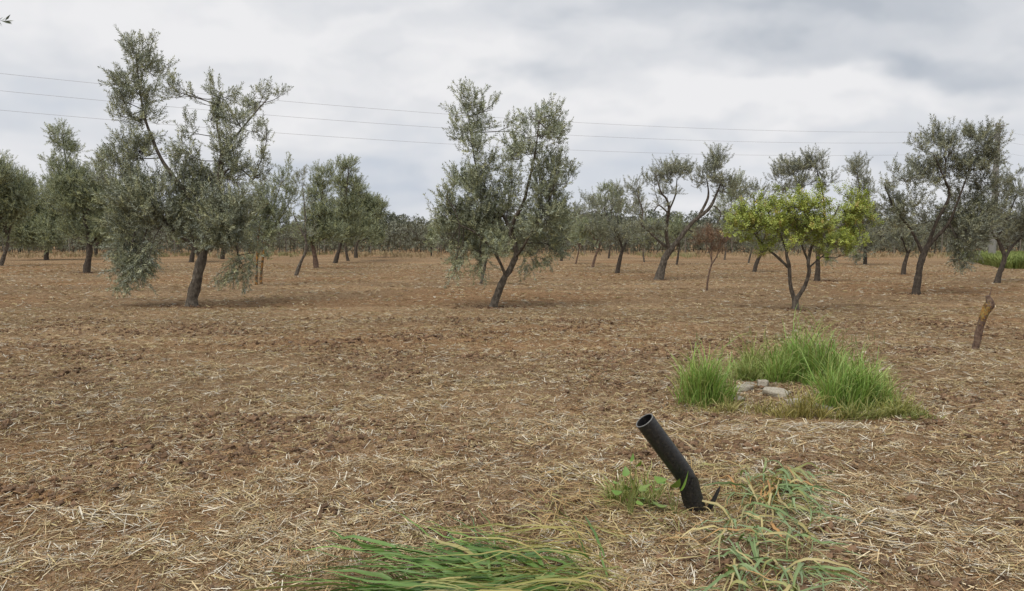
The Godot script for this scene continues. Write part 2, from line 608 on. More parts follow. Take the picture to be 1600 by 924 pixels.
# spec: base [px, py], trunk [[px, py, half_px] ...], limbs [[...] ...], clumps [[px, py, rx, ry, density, mode] ...]
func tree(called: String, label: String, spec: Dictionary) -> Node3D:
	rng.seed = hash(label)
	var base_px: Array = spec.base
	var base := ground_at(base_px[0], base_px[1])
	var z0 := base.z
	base.y = gh(base.x, -base.z) - 0.01
	var mpp := -z0 / F
	var near := -z0 < 32.0
	var root := thing(called, label, spec.get("category", "tree"), base, spec.get("group", "olive trees of the grove"))
	var bark: Material = M[spec.get("bark", "bark")]
	var skel := []
	var fill := func(line: Array, dz: float) -> Array:
		var pts := []
		for i in line.size():
			var q: Array = line[i]
			var t := float(i) / maxf(1.0, line.size() - 1)
			var p := on_plane(q[0], q[1], z0 + dz * t) - base
			pts.append([p, q[2] * mpp * 0.66])
		return pts
	var tr: Array = fill.call(spec.trunk, 0.0)
	# the foot: sunk into the soil and flared
	var foot: Vector3 = tr[0][0]
	foot.y = -0.08
	tr[0][0] = foot
	tr[0][1] *= 1.25
	var path := smooth_path(tr, 5 if near else 3)
	var mb := MB.new()
	tube(mb, path, 14 if near else 8, 0.3, Color.WHITE)
	part("trunk", mb.mesh(bark), root)
	for i in path.size():
		if i > path.size() * 0.6: skel.append(path[i][0])
	for line in spec.get("limbs", []):
		var span := absf(line[0][0] - line[-1][0]) + absf(line[0][1] - line[-1][1])
		var pts: Array = fill.call(line, rng.randf_range(-0.45, 0.45) * span * mpp)
		for i in range(1, pts.size()):
			pts[i][0] += rv() * pts[i][1] * 0.8
		var lp := smooth_path(pts, 4)
		var lm := MB.new()
		tube(lm, lp, 8 if near else 6, 0.2, Color.WHITE)
		part("limb", lm.mesh(bark), root)
		for i in lp.size():
			if i > 2: skel.append(lp[i][0])
	# foliage: side branches into each clump, twigs off the branch, leafy shoots along the twigs
	var buf := PackedFloat32Array()
	var tw := MB.new()
	var kind: String = spec.get("sprig", "olive")
	var size: float = spec.get("size", 1.0)
	var tint: Color = spec.get("tint", Color(0.14, 0.16, 0.095))
	var dens: float = spec.get("dens", 1.0)
	var depth: float = spec.get("depth", 0.6)
	var minx := 1e9
	var maxx := -1e9
	for c in spec.clumps:
		minx = minf(minx, c[0]); maxx = maxf(maxx, c[0])
	var half := maxf(25.0, (maxx - minx) * 0.5) * mpp
	for c in spec.clumps:
		var cd: float = c[4] if c.size() > 4 else 1.0
		var mode: String = c[5] if c.size() > 5 else ""
		var dz := rng.randf_range(-1, 1) * half * depth
		var ctr := on_plane(c[0], c[1], z0 + dz) - base
		var R := Vector3(c[2] * mpp, c[3] * mpp, 0.0)
		R *= 1.12
		R.z = (R.x + R.y) * 0.5
		var lo := maxf(0.12, ctr.y - R.y)
		var best := Vector3.ZERO
		var bd := 1e9
		for p in skel:
			var q: float = absf(p.x - ctr.x) * 1.6 + absf(p.z - ctr.z) * 0.6 + absf(p.y - ctr.y) * 0.75
			q += 1.5 * maxf(0.0, ctr.y + R.y - p.y) if mode == "hang" else 0.6 * maxf(0.0, p.y - ctr.y)
			if q < bd:
				bd = q; best = p
		# the clump hangs in the depth of the limb that carries it
		ctr = on_plane(c[0], c[1], lerpf(ctr.z, best.z, 0.6) + base.z) - base
		bd = best.distance_to(ctr)
		var mid := best.lerp(ctr, 0.55) + rv() * bd * 0.12 + Vector3(0, 0.12 * bd if mode == "hang" else -0.05 * bd, 0)
		var r0 := clampf(0.006 + bd * 0.008, 0.006, 0.018)
		var br := smooth_path([[best, r0], [mid, r0 * 0.75], [ctr, r0 * 0.4]], 4)
		tube(tw, br, 5 if near else 4, 0.0)
		var area := PI * R.x * R.y
		var count := int(area * 185.0 * (pow(cd, 1.4) if cd < 1.0 else cd) * dens / (size * size)) + 6
		var per := 7
		for t in maxi(1, count / per):
			var st: Array = br[rng.randi_range(4, br.size() - 1)]
			var u := in_ball()
			u = u.normalized() * pow(u.length(), 0.6)
			var e := ctr + Vector3(u.x * R.x, u.y * R.y, u.z * R.z)
			e.y = maxf(e.y, lo)
			var s: Vector3 = st[0]
			var bowed := s.lerp(e, 0.5) + rv() * s.distance_to(e) * 0.15
			bowed.y += s.distance_to(e) * (0.15 if mode == "hang" else -0.08)
			if near:
				tube(tw, [[s, 0.006], [bowed, 0.0045], [e, 0.002]], 3, 0.0, Color.WHITE, false)
			for k in per:
				var f := 0.3 + 0.7 * (k + rng.randf()) / per
				var p := s.lerp(bowed, f).lerp(bowed.lerp(e, f), f)
				p += rv() * 0.09 * size
				var tn := (e - bowed).normalized()
				var d: Vector3
				if mode == "hang":
					d = (tn * 0.5 + Vector3(0, -0.4, 0) + rv() * 0.85).normalized()
				else:
					d = (tn * 0.55 + Vector3(0, 0.62, 0) + rv() * 0.6).normalized()
				var sc := size * rng.randf_range(0.75, 1.25)
				var bs := frame_of(d, rng.randf() * TAU).scaled_local(Vector3.ONE * sc)
				var v := rng.randf_range(0.75, 1.3)
				var yl := rng.randf_range(-0.12, 0.14)
				var col := Color(tint.r * v * (1.0 + yl), tint.g * v * (1.0 + yl * 0.6), tint.b * v * (1.0 - yl))
				if mode == "dead":
					col = Color(0.13, 0.085, 0.05) * rng.randf_range(0.7, 1.2)
				elif kind == "broad" and rng.randf() < 0.06:
					col = Color(0.3, 0.25, 0.07) * v
				push(buf, bs.x, bs.y, bs.z, p, col * 2.5)
	var t2 := part("twigs", tw.mesh(M[spec.get("twig", "twig")]), root)
	t2.set_meta("kind", "stuff")
	var cr := scatter("crown", get_sprig(kind), buf, root)
	cr.set_meta("kind", "stuff")
	return root

func plain_olive(label: String, base: Array, trunk: Array, crown: Array, n: int, dens: float, size: float, opt := {}) -> Node3D:
	# a distant tree: crown given as one ellipse that is broken into clumps
	var r := RandomNumberGenerator.new()
	r.seed = hash(label) + 5
	var clumps := []
	var limbs := []
	var top: Array = trunk[-1]
	for i in n:
		var a := r.randf() * TAU
		var q := sqrt(r.randf()) * 0.78
		var cx: float = crown[0] + cos(a) * q * crown[2]
		var cy: float = crown[1] + sin(a) * q * crown[3]
		var s := r.randf_range(0.28, 0.5)
		clumps.append([cx, cy, crown[2] * s + 3.0, crown[3] * s * 0.95 + 3.0, r.randf_range(0.6, 1.2)])
		if i < 4 and cy < top[1] - 4.0:
			limbs.append([[top[0], top[1] + 2.0, top[2] * 0.8], [lerpf(top[0], cx, 0.4) + r.randf_range(-3, 3), lerpf(top[1], cy, 0.5), top[2] * 0.55], [cx, cy, top[2] * 0.25]])
	var spec := {"base": base, "trunk": trunk, "limbs": limbs, "clumps": clumps, "dens": dens, "size": size}
	spec.merge(opt, true)
	return tree(opt.get("called", "olive_tree"), label, spec)

func make_trees() -> void:
	var green := Color(0.148, 0.168, 0.1)
	var grey := Color(0.13, 0.14, 0.1)
	tree("olive_tree", "tall two-headed olive tree with a thick leaning trunk and low hanging left branch", {
		"base": [300, 480], "dens": 0.92, "tint": Color(0.155, 0.17, 0.118),
		"trunk": [[299, 484, 14], [301, 466, 12.5], [308, 432, 11], [315, 404, 10], [321, 378, 9]],
		"limbs": [
			[[316, 404, 7], [298, 382, 6], [276, 360, 5.5], [256, 340, 4.5], [235, 335, 3.2], [212, 350, 2]],
			[[321, 382, 7.5], [303, 326, 6], [272, 278, 5], [252, 246, 4], [236, 211, 3.2], [226, 183, 2.6], [216, 130, 2], [213, 82, 1]],
			[[321, 382, 7.5], [332, 330, 6], [340, 290, 5], [345, 240, 3.6], [338, 190, 2.4], [346, 145, 1.2]],
			[[340, 290, 4], [348, 240, 3.4], [369, 209, 2.6], [402, 173, 1.8], [420, 153, 0.9]],
			[[337, 302, 3.2], [352, 268, 2.6], [374, 263, 2.1], [396, 281, 1.4]],
			[[322, 372, 4.5], [342, 352, 3.2], [362, 366, 2.4], [374, 408, 1.4]]],
		"clumps": [[214, 84, 30, 24, 0.9], [230, 108, 40, 26, 0.9], [192, 116, 24, 28, 0.8], [180, 150, 14, 20, 0.7], [215, 146, 38, 24, 0.9], [262, 140, 24, 16, 0.7], [280, 138, 13, 12, 0.5],
			[188, 180, 22, 20, 0.8], [218, 186, 28, 24, 0.9], [178, 245, 24, 30, 0.9], [214, 236, 36, 34, 1.1], [160, 275, 18, 26, 0.7],
			[196, 290, 40, 45, 1.4], [240, 310, 46, 52, 1.5], [290, 205, 16, 22, 0.6], [288, 235, 22, 30, 0.7], [282, 275, 32, 34, 1.0], [262, 350, 34, 30, 1.2],
			[202, 345, 38, 40, 1.5], [206, 395, 34, 30, 2.0, "hang"], [208, 425, 32, 24, 2.0, "hang"], [192, 447, 16, 12, 1.6, "hang"], [232, 405, 16, 20, 1.0, "hang"],
			[310, 318, 42, 44, 1.5], [352, 328, 42, 44, 1.5], [338, 372, 38, 24, 1.3], [380, 330, 30, 42, 1.3], [328, 272, 32, 34, 1.1], [300, 360, 28, 24, 1.1], [372, 375, 26, 20, 1.1],
			[346, 148, 24, 24, 0.9], [328, 186, 24, 22, 0.8], [366, 185, 26, 28, 0.8], [395, 160, 20, 20, 0.8], [412, 150, 14, 16, 0.7], [437, 150, 9, 8, 0.9], [356, 222, 32, 24, 0.9], [402, 205, 14, 20, 0.7], [306, 157, 9, 7, 0.7], [416, 200, 8, 12, 0.6],
			[366, 262, 30, 28, 1.0], [398, 268, 22, 24, 0.9], [408, 240, 12, 16, 0.7], [352, 240, 20, 20, 0.7],
			[374, 418, 22, 18, 1.4, "hang"], [384, 432, 10, 10, 1.4, "hang"], [340, 428, 12, 10, 0.7, "hang"], [398, 395, 18, 18, 0.7], [362, 292, 20, 10, 0.6, "dead"]]})
	tree("olive_tree", "bushy round olive tree on a slim curved trunk standing alone in the open", {
		"base": [770, 480], "dens": 0.9, "tint": Color(0.16, 0.178, 0.118),
		"trunk": [[769, 484, 9], [776, 464, 8.2], [785, 441, 7.6], [797, 420, 7.2], [806, 400, 6.8], [804, 382, 6.3], [798, 364, 5.8]],
		"limbs": [
			[[798, 368, 5], [790, 345, 4], [775, 325, 3.4], [758, 302, 2.6], [745, 266, 2], [737, 220, 1.5], [731, 175, 0.9]],
			[[800, 370, 5], [805, 345, 4.4], [815, 320, 3.8], [826, 290, 3], [836, 240, 2], [842, 190, 1]],
			[[806, 402, 3.6], [816, 385, 3], [832, 358, 2.5], [850, 330, 2], [866, 290, 1.3]],
			[[790, 434, 4], [783, 416, 3.6], [770, 392, 3], [745, 366, 2.2], [718, 352, 1.4]]],
		"clumps": [[736, 160, 26, 22, 0.8], [712, 180, 14, 16, 0.7], [748, 188, 32, 24, 0.9], [768, 172, 14, 18, 0.6], [726, 206, 18, 15, 1.0], [746, 232, 28, 26, 0.9],
			[828, 182, 22, 20, 0.7], [860, 180, 20, 18, 0.7], [846, 212, 34, 24, 0.9], [872, 210, 16, 20, 1.0], [802, 205, 14, 18, 0.6], [814, 236, 30, 28, 1.0], [872, 256, 22, 28, 1.0], [890, 278, 11, 14, 0.8], [850, 275, 32, 38, 1.3],
			[722, 285, 34, 22, 1.1], [690, 297, 16, 16, 0.9], [746, 298, 36, 38, 1.3], [706, 338, 32, 32, 1.4], [746, 345, 40, 38, 1.5], [790, 305, 30, 38, 1.0], [702, 378, 26, 20, 1.2], [744, 392, 34, 20, 1.4], [724, 412, 20, 12, 1.2, "hang"], [778, 388, 22, 18, 1.1], [775, 345, 28, 28, 1.2],
			[850, 335, 36, 38, 1.4], [880, 338, 18, 32, 1.1], [830, 376, 30, 28, 1.3], [860, 382, 26, 24, 1.2], [832, 408, 18, 14, 1.0, "hang"], [870, 400, 14, 14, 1.0, "hang"],
			[750, 422, 15, 15, 1.1, "hang"], [710, 430, 10, 9, 0.9, "hang"], [760, 260, 26, 22, 0.8], [800, 265, 24, 24, 0.8]]})
	tree("olive_tree", "open-crowned olive tree with upright dark trunk in front of the utility pole", {
		"base": [1432, 460], "dens": 1.45, "tint": grey, "size": 1.05, "bark": "bark_dark",
		"trunk": [[1431, 463, 9], [1434, 440, 7.5], [1438, 415, 7], [1446, 392, 6.8], [1456, 377, 6]],
		"limbs": [
			[[1454, 380, 5], [1475, 360, 4], [1487, 342, 3.4], [1496, 315, 2.5], [1510, 280, 1.7], [1521, 240, 1]],
			[[1450, 384, 5], [1465, 345, 3.6], [1484, 306, 3], [1474, 275, 2.1], [1459, 240, 1.1]],
			[[1442, 396, 4], [1425, 360, 3], [1404, 332, 2.4], [1390, 305, 1.7], [1381, 285, 0.9]]],
		"clumps": [[1465, 213, 30, 18, 0.7], [1438, 232, 16, 20, 0.6], [1490, 232, 26, 24, 0.6], [1530, 212, 26, 20, 1.0], [1557, 232, 16, 24, 0.8], [1522, 265, 30, 30, 0.8], [1460, 275, 34, 30, 0.5], [1410, 278, 26, 24, 0.6], [1388, 298, 13, 18, 0.6],
			[1424, 318, 30, 24, 0.6], [1500, 318, 30, 28, 0.7], [1520, 358, 28, 34, 1.2], [1550, 325, 20, 34, 0.9], [1546, 285, 20, 24, 0.8], [1400, 345, 20, 20, 0.8], [1440, 348, 20, 16, 0.5], [1480, 255, 26, 22, 0.7], [1440, 262, 22, 18, 0.7], [1395, 322, 20, 20, 0.8], [1478, 345, 22, 20, 0.7], [1540, 250, 20, 20, 0.8], [1508, 392, 22, 18, 1.1, "hang"], [1500, 412, 9, 9, 0.9, "hang"]]})
	tree("olive_tree", "olive tree with low forked trunk growing beside the green verge", {
		"base": [1558, 443], "dens": 1.4, "tint": grey, "bark": "bark_dark",
		"trunk": [[1557, 445, 6.5], [1563, 425, 5.2], [1570, 405, 5], [1566, 388, 4.2], [1558, 372, 3.5]],
		"limbs": [[[1570, 404, 4], [1582, 388, 3], [1596, 372, 2.2], [1616, 352, 1.4]], [[1558, 374, 3.2], [1549, 362, 2.4], [1552, 335, 1.7], [1562, 300, 1]], [[1559, 372, 2.5], [1580, 330, 1.6], [1590, 300, 1]]],
		"clumps": [[1570, 338, 34, 32, 0.7], [1592, 300, 24, 22, 0.6], [1562, 296, 20, 22, 0.6], [1606, 342, 24, 28, 0.8], [1582, 272, 14, 12, 0.5], [1625, 320, 25, 30, 0.8], [1590, 365, 26, 16, 0.7]]})
	tree("olive_tree", "heavily pruned olive tree with thick bare forking limbs and sparse leaves", {
		"base": [1030, 437], "dens": 1.3, "tint": grey, "bark": "bark", "size": 1.05,
		"trunk": [[1029, 440, 9.5], [1034, 420, 8.6], [1040, 402, 8.2], [1050, 388, 7.6]],
		"limbs": [
			[[1048, 391, 6.5], [1060, 375, 5.5], [1080, 350, 5], [1095, 335, 4.5], [1112, 322, 3.7], [1122, 300, 2.5], [1128, 280, 1.3]],
			[[1092, 338, 3.6], [1105, 315, 3], [1108, 300, 2.2], [1104, 280, 1.3]],
			[[1046, 390, 5], [1040, 370, 4.2], [1042, 345, 4], [1046, 325, 3.4], [1042, 310, 2.5], [1032, 300, 1.8], [1024, 272, 1]],
			[[1043, 332, 2.2], [1030, 322, 1.9], [1022, 330, 1.3]],
			[[1044, 387, 4], [1031, 376, 3.2], [1016, 364, 3], [1003, 352, 2.6], [1004, 330, 2], [996, 305, 1.2]],
			[[1060, 376, 2.2], [1070, 358, 1.9], [1082, 362, 1.4]],
			[[1116, 322, 1.8], [1126, 333, 1.4], [1120, 352, 0.9]],
			[[1046, 328, 2.4], [1056, 305, 1.8], [1058, 280, 1]]],
		"clumps": [[1050, 268, 36, 22, 0.7], [1024, 274, 18, 18, 0.6], [1067, 262, 20, 16, 0.7], [1121, 250, 19, 18, 0.9], [1110, 274, 22, 22, 0.8], [1131, 290, 17, 20, 0.7], [1090, 285, 12, 12, 0.5], [998, 292, 15, 22, 0.5], [1000, 330, 18, 13, 0.6], [1147, 300, 12, 16, 0.5], [1046, 298, 22, 10, 0.5], [1018, 356, 22, 16, 0.6], [1036, 318, 14, 12, 0.4]]})
	tree("olive_tree", "small dark-stemmed olive tree beside the heavily pruned one", {
		"base": [965, 427], "tint": grey, "bark": "bark_dark",
		"trunk": [[964, 429, 5.5], [968, 408, 4.4], [973, 390, 4]],
		"limbs": [[[973, 392, 3], [982, 372, 2.4], [998, 352, 1.7], [1005, 330, 1]], [[973, 392, 3], [966, 362, 2.2], [950, 340, 1.6], [942, 318, 1]], [[970, 380, 2], [955, 350, 1.6], [930, 330, 1]]],
		"clumps": [[950, 318, 26, 18, 0.7], [975, 300, 17, 17, 0.5], [920, 313, 18, 17, 0.6], [990, 320, 17, 20, 0.6], [965, 362, 36, 20, 1.0], [930, 348, 22, 18, 0.8], [1002, 362, 18, 17, 0.8], [905, 335, 16, 20, 0.7]]})
	tree("fruit_tree", "low spreading fruit tree with bright yellow-green leaves and forked trunk", {
		"base": [1243, 485], "tint": Color(0.22, 0.265, 0.056), "sprig": "broad", "bark": "bark", "group": "", "dens": 2.5, "depth": 0.8,
		"trunk": [[1243, 488, 9], [1243, 478, 8], [1243, 467, 6.5]],
		"limbs": [
			[[1242, 470, 5], [1238, 445, 4.4], [1233, 420, 4.2], [1230, 400, 3.8], [1228, 386, 3.2]],
			[[1232, 418, 3.4], [1215, 402, 3], [1196, 386, 2.5], [1176, 360, 1.8], [1161, 338, 1]],
			[[1230, 398, 2.4], [1222, 372, 2], [1206, 345, 1.4], [1198, 325, 0.9]],
			[[1245, 468, 5], [1257, 446, 4.5], [1264, 426, 4.3], [1262, 410, 3.8], [1271, 386, 3], [1286, 360, 2.4], [1301, 340, 1.6], [1312, 318, 0.9]],
			[[1264, 419, 2.2], [1280, 406, 1.9], [1297, 392, 1.1]],
			[[1263, 408, 2.6], [1250, 375, 2], [1243, 345, 1.2]],
			[[1280, 372, 2], [1310, 355, 1.6], [1338, 338, 1]]],
		"clumps": [[1158, 335, 20, 13], [1178, 352, 26, 16], [1196, 326, 26, 13], [1138, 360, 8, 7, 0.9], [1216, 345, 30, 19], [1240, 324, 30, 14], [1252, 350, 34, 19], [1276, 320, 26, 13], [1286, 350, 26, 22], [1306, 380, 26, 15], [1326, 330, 24, 15], [1347, 333, 15, 16], [1330, 360, 22, 15],
			[1320, 303, 11, 9, 0.8], [1345, 308, 11, 10, 0.8], [1217, 292, 6, 5, 0.7], [1246, 305, 12, 7, 0.8], [1202, 380, 13, 8, 0.8], [1165, 372, 14, 8, 0.8], [1260, 375, 22, 10, 0.6], [1340, 378, 14, 8, 0.7], [1182, 312, 10, 8, 0.7], [1280, 300, 10, 7, 0.7], [1222, 365, 16, 9, 0.7], [1192, 394, 12, 7, 0.8], [1285, 396, 14, 8, 0.7], [1320, 392, 14, 8, 0.8], [1148, 348, 12, 9, 0.9], [1245, 385, 12, 8, 0.6], [1358, 350, 10, 9, 0.8]]})
	tree("olive_tree", "olive tree with upright dark trunk directly behind the yellow-green tree", {
		"base": [1277, 440], "tint": grey, "bark": "bark_dark",
		"trunk": [[1277, 443, 6], [1278, 420, 5], [1278, 398, 4.5]],
		"limbs": [[[1278, 400, 3.5], [1268, 350, 2.6], [1250, 300, 1.8], [1238, 265, 1]], [[1278, 400, 3.5], [1288, 350, 2.6], [1285, 300, 1.8], [1275, 260, 1]], [[1279, 396, 2.5], [1300, 360, 1.8], [1308, 375, 1]]],
		"clumps": [[1235, 262, 30, 17, 1.1], [1270, 258, 26, 18, 1.1], [1213, 275, 17, 15, 0.9], [1250, 288, 28, 17, 0.9], [1290, 285, 18, 18, 0.7], [1305, 375, 18, 24, 1.0, "hang"], [1300, 402, 9, 9, 0.9, "hang"], [1250, 375, 22, 16, 0.6], [1222, 300, 20, 14, 0.6]]})
	tree("olive_tree", "narrow dense olive tree behind the right edge of the yellow-green crown", {
		"base": [1352, 414], "tint": grey, "size": 1.3, "bark": "bark_dark",
		"trunk": [[1352, 416, 4], [1352, 395, 3.5], [1350, 370, 3]],
		"limbs": [[[1350, 372, 2.4], [1345, 320, 1.6], [1340, 270, 0.9]], [[1350, 372, 2.2], [1358, 330, 1.5], [1356, 290, 0.8]]],
		"clumps": [[1340, 262, 19, 22, 1.0], [1352, 296, 20, 22, 0.9], [1350, 340, 20, 30, 1.4], [1352, 378, 20, 20, 1.5], [1338, 318, 14, 18, 0.9], [1342, 398, 16, 10, 1.2, "hang"]]})
	tree("olive_tree", "leaning olive tree left of and behind the yellow-green tree", {
		"base": [1178, 425], "tint": grey, "size": 1.15, "bark": "bark_dark",
		"trunk": [[1178, 428, 4.5], [1183, 410, 4], [1191, 392, 3.6]],
		"limbs": [[[1190, 394, 3], [1182, 350, 2], [1178, 305, 1]], [[1190, 394, 2.5], [1200, 350, 1.7], [1205, 310, 0.9]]],
		"clumps": [[1180, 302, 28, 22, 0.6], [1155, 292, 16, 16, 0.5], [1190, 382, 28, 18, 0.9], [1170, 345, 20, 20, 0.6], [1205, 330, 20, 25, 0.7], [1150, 330, 14, 18, 0.5]]})
	tree("small_tree", "slender small tree with reddish brown withered leaves", {
		"base": [1105, 455], "tint": Color(0.15, 0.095, 0.055), "sprig": "bare", "bark": "bark_red", "twig": "twig_red", "group": "", "dens": 0.75,
		"trunk": [[1104, 458, 2.2], [1107, 432, 1.9], [1113, 410, 2]],
		"limbs": [[[1113, 412, 1.6], [1109, 395, 1.3], [1100, 375, 0.9]], [[1113, 412, 1.7], [1121, 398, 1.3], [1126, 378, 0.9]], [[1112, 410, 1.4], [1113, 385, 1.1], [1112, 362, 0.7]]],
		"clumps": [[1096, 376, 16, 12, 1.0], [1112, 368, 16, 12, 1.1], [1126, 378, 15, 12, 1.0], [1110, 388, 18, 9, 0.8]]})
	tree("olive_tree", "small low olive tree behind the open-crowned one near the verge", {
		"base": [1412, 430], "tint": grey, "size": 1.1, "bark": "bark_dark",
		"trunk": [[1411, 432, 5], [1414, 412, 4.3], [1419, 396, 3.6]],
		"limbs": [[[1419, 398, 2.4], [1410, 375, 1.6], [1402, 360, 0.9]], [[1419, 398, 2.4], [1430, 375, 1.6], [1436, 358, 0.9]]],
		"clumps": [[1405, 372, 18, 18, 0.9], [1432, 368, 20, 18, 0.9], [1420, 385, 24, 12, 0.9], [1418, 350, 18, 14, 0.7]]})
	# left of the big tree
	tree("olive_tree", "olive tree with smooth leaning trunk and a tall tuft above its crown", {
		"base": [135, 427], "dens": 1.4, "tint": green, "size": 1.15, "bark": "bark_dark",
		"trunk": [[134, 430, 7.5], [137, 408, 6.5], [140, 388, 6], [136, 364, 5], [131, 342, 3.8]],
		"limbs": [[[140, 384, 3.2], [153, 368, 2.4], [166, 345, 1.4]], [[132, 346, 3.2], [118, 300, 2.3], [102, 250, 1.5], [97, 210, 0.9]], [[131, 344, 2.6], [145, 305, 1.9], [158, 262, 1]]],
		"clumps": [[94, 208, 18, 17, 0.8], [102, 232, 24, 20, 0.8], [82, 252, 16, 15, 0.7], [110, 275, 34, 28, 1.1], [142, 295, 30, 34, 1.2], [118, 325, 32, 28, 1.3], [160, 328, 26, 34, 1.1], [160, 262, 13, 26, 0.7], [112, 360, 24, 18, 1.0], [165, 365, 22, 18, 1.0], [146, 368, 26, 15, 0.8], [100, 305, 24, 26, 1.0]]})
	plain_olive("olive tree with a round crown beside the smooth leaning trunk", [72, 407], [[72, 409, 5], [72, 395, 4.4], [73, 380, 3.5]], [62, 322, 54, 64], 18, 1.6, 1.3, {"tint": green, "bark": "bark_dark"})
	plain_olive("olive tree leaning inward over the field edge with a full green crown", [2, 416], [[0, 418, 4.6], [6, 400, 4], [11, 385, 3.6], [12, 368, 3]], [8, 314, 52, 66], 18, 1.6, 1.25, {"tint": green, "bark": "bark"})
	plain_olive("small olive tree standing far behind the round crowned one", [30, 394], [[30, 396, 3.2], [31, 385, 2.6], [32, 376, 2]], [36, 346, 38, 34], 9, 1.3, 1.9, {"tint": green})
	plain_olive("olive tree half hidden behind the smooth leaning trunk", [150, 402], [[150, 404, 3.4], [150, 390, 2.8], [151, 380, 2.4]], [165, 335, 42, 54], 12, 1.3, 1.5, {"tint": green, "bark": "bark_dark"})
	plain_olive("olive tree seen beneath the hanging branch of the tall two-headed one", [299, 410], [[298, 412, 5], [301, 395, 4.2], [303, 382, 3.5]], [290, 350, 52, 38], 11, 1.2, 1.5, {"bark": "bark_dark"})
	plain_olive("olive tree just behind the trunk of the tall two-headed one", [347, 405], [[347, 407, 4.4], [348, 392, 3.8], [348, 380, 3]], [350, 348, 44, 38], 10, 1.2, 1.5, {"bark": "bark_dark"})
	tree("small_tree", "thin twin-stemmed tree with orange lichen on both stems", {
		"base": [405, 446], "tint": green, "bark": "bark_lichen", "group": "", "dens": 1.25,
		"trunk": [[400, 448, 3], [401, 425, 2.7], [402, 395, 2.4], [404, 365, 2]],
		"limbs": [[[408, 448, 3.6], [409, 425, 2.9], [411, 395, 2.5], [416, 360, 2], [428, 320, 1.4], [440, 285, 0.8]], [[404, 368, 1.8], [408, 340, 1.4], [415, 310, 0.8]], [[413, 380, 1.6], [436, 345, 1.2], [450, 320, 0.7]]],
		"clumps": [[418, 315, 30, 28, 0.9], [440, 282, 18, 22, 0.7], [450, 262, 8, 12, 0.6], [432, 345, 26, 24, 0.9], [408, 365, 26, 20, 0.8], [396, 408, 14, 16, 0.5], [414, 400, 12, 12, 0.5], [450, 320, 14, 22, 0.6], [400, 335, 22, 22, 0.8]]})
	tree("olive_tree", "thin sparse olive tree bending right then left, first of the row of five", {
		"base": [462, 430], "tint": grey, "bark": "bark",
		"trunk": [[461, 432, 4.2], [469, 412, 3.5], [478, 390, 3.4], [476, 366, 2.4]],
		"limbs": [[[477, 372, 2.2], [465, 350, 1.8], [458, 332, 1]], [[477, 372, 2], [476, 330, 1.4], [472, 290, 0.8]]],
		"clumps": [[470, 282, 15, 15, 0.7], [464, 308, 12, 15, 0.5], [458, 335, 12, 12, 0.5], [472, 362, 22, 12, 0.7], [478, 320, 10, 16, 0.5]]})
	tree("olive_tree", "olive tree with straight thick trunk, second of the row of five", {
		"base": [493, 420], "dens": 1.3, "tint": green, "size": 1.15, "bark": "bark_red",
		"trunk": [[494, 422, 5.6], [492, 402, 4.8], [488, 384, 4.2]],
		"limbs": [[[488, 386, 3], [498, 340, 2.1], [506, 280, 1]], [[488, 386, 3], [478, 360, 1.8], [476, 340, 1]]],
		"clumps": [[506, 272, 20, 18, 0.9], [498, 300, 22, 24, 1.1], [502, 335, 26, 28, 1.4], [490, 365, 30, 16, 1.3], [520, 360, 22, 20, 1.3], [478, 340, 14, 16, 0.8]]})
	tree("olive_tree", "tallest crowned olive tree, middle one of the row of five", {
		"base": [524, 411], "dens": 1.3, "tint": green, "size": 1.3, "bark": "bark_dark",
		"trunk": [[523, 413, 4.6], [528, 396, 4], [534, 378, 3.4]],
		"limbs": [[[534, 380, 2.6], [540, 320, 1.8], [545, 262, 0.9]]],
		"clumps": [[546, 262, 15, 13, 1.0], [552, 288, 16, 17, 0.9], [534, 290, 18, 20, 1.0], [540, 325, 28, 28, 1.4], [545, 362, 26, 20, 1.4], [528, 350, 20, 20, 1.2], [530, 262, 10, 14, 0.6]]})
	plain_olive("slender olive tree, fourth of the row of five", [543, 408], [[544, 410, 3.6], [541, 395, 3], [540, 380, 2.6]], [566, 336, 30, 46], 12, 1.5, 1.4, {"tint": green, "bark": "bark_dark"})
	plain_olive("olive tree with flared trunk foot, last of the row of five", [556, 403], [[556, 405, 4.5], [556, 392, 3], [558, 380, 2.6]], [582, 342, 22, 38], 10, 1.5, 1.5, {"bark": "bark_dark"})
	plain_olive("small far olive tree at the end of the row before the vineyard", [577, 397], [[577, 399, 2], [577, 385, 1.7]], [578, 368, 18, 16], 5, 1.1, 2.0, {"bark": "bark_dark"})
	# behind and right of the lone bushy tree
	plain_olive("low olive tree hidden behind the lone bushy tree", [752, 446], [[750, 448, 3.4], [755, 430, 3], [758, 415, 2.6]], [765, 375, 40, 34], 7, 0.9, 1.1, {})
	plain_olive("short dark olive tree left of the lone bushy tree", [674, 401], [[674, 402, 1.8], [674, 388, 1.5]], [678, 368, 20, 17], 5, 1.2, 2.0, {"bark": "bark_dark"})
	plain_olive("upright young olive tree among ground weeds right of the lone bushy tree", [877, 408], [[877, 410, 3.4], [878, 392, 3], [882, 375, 2]], [890, 350, 30, 26], 7, 0.9, 1.6, {"bark": "bark_dark"})
	plain_olive("thin young olive tree leaning right beside the upright young one", [899, 413], [[899, 414, 1.8], [903, 398, 1.5], [906, 385, 1.3]], [908, 365, 20, 20], 5, 1.0, 1.6, {"bark": "bark_red"})
	plain_olive("young olive tree leaning strongly right before the vineyard", [926, 418], [[925, 420, 3.2], [930, 402, 2.6], [936, 387, 2.2]], [928, 360, 26, 24], 6, 1.0, 1.4, {"bark": "bark_red"})
	plain_olive("tall thin olive tree behind the small dark-stemmed one", [951, 404], [[951, 405, 2.2], [953, 388, 1.9], [956, 360, 1.5]], [952, 318, 24, 34], 7, 0.6, 1.6, {"bark": "bark_dark"})
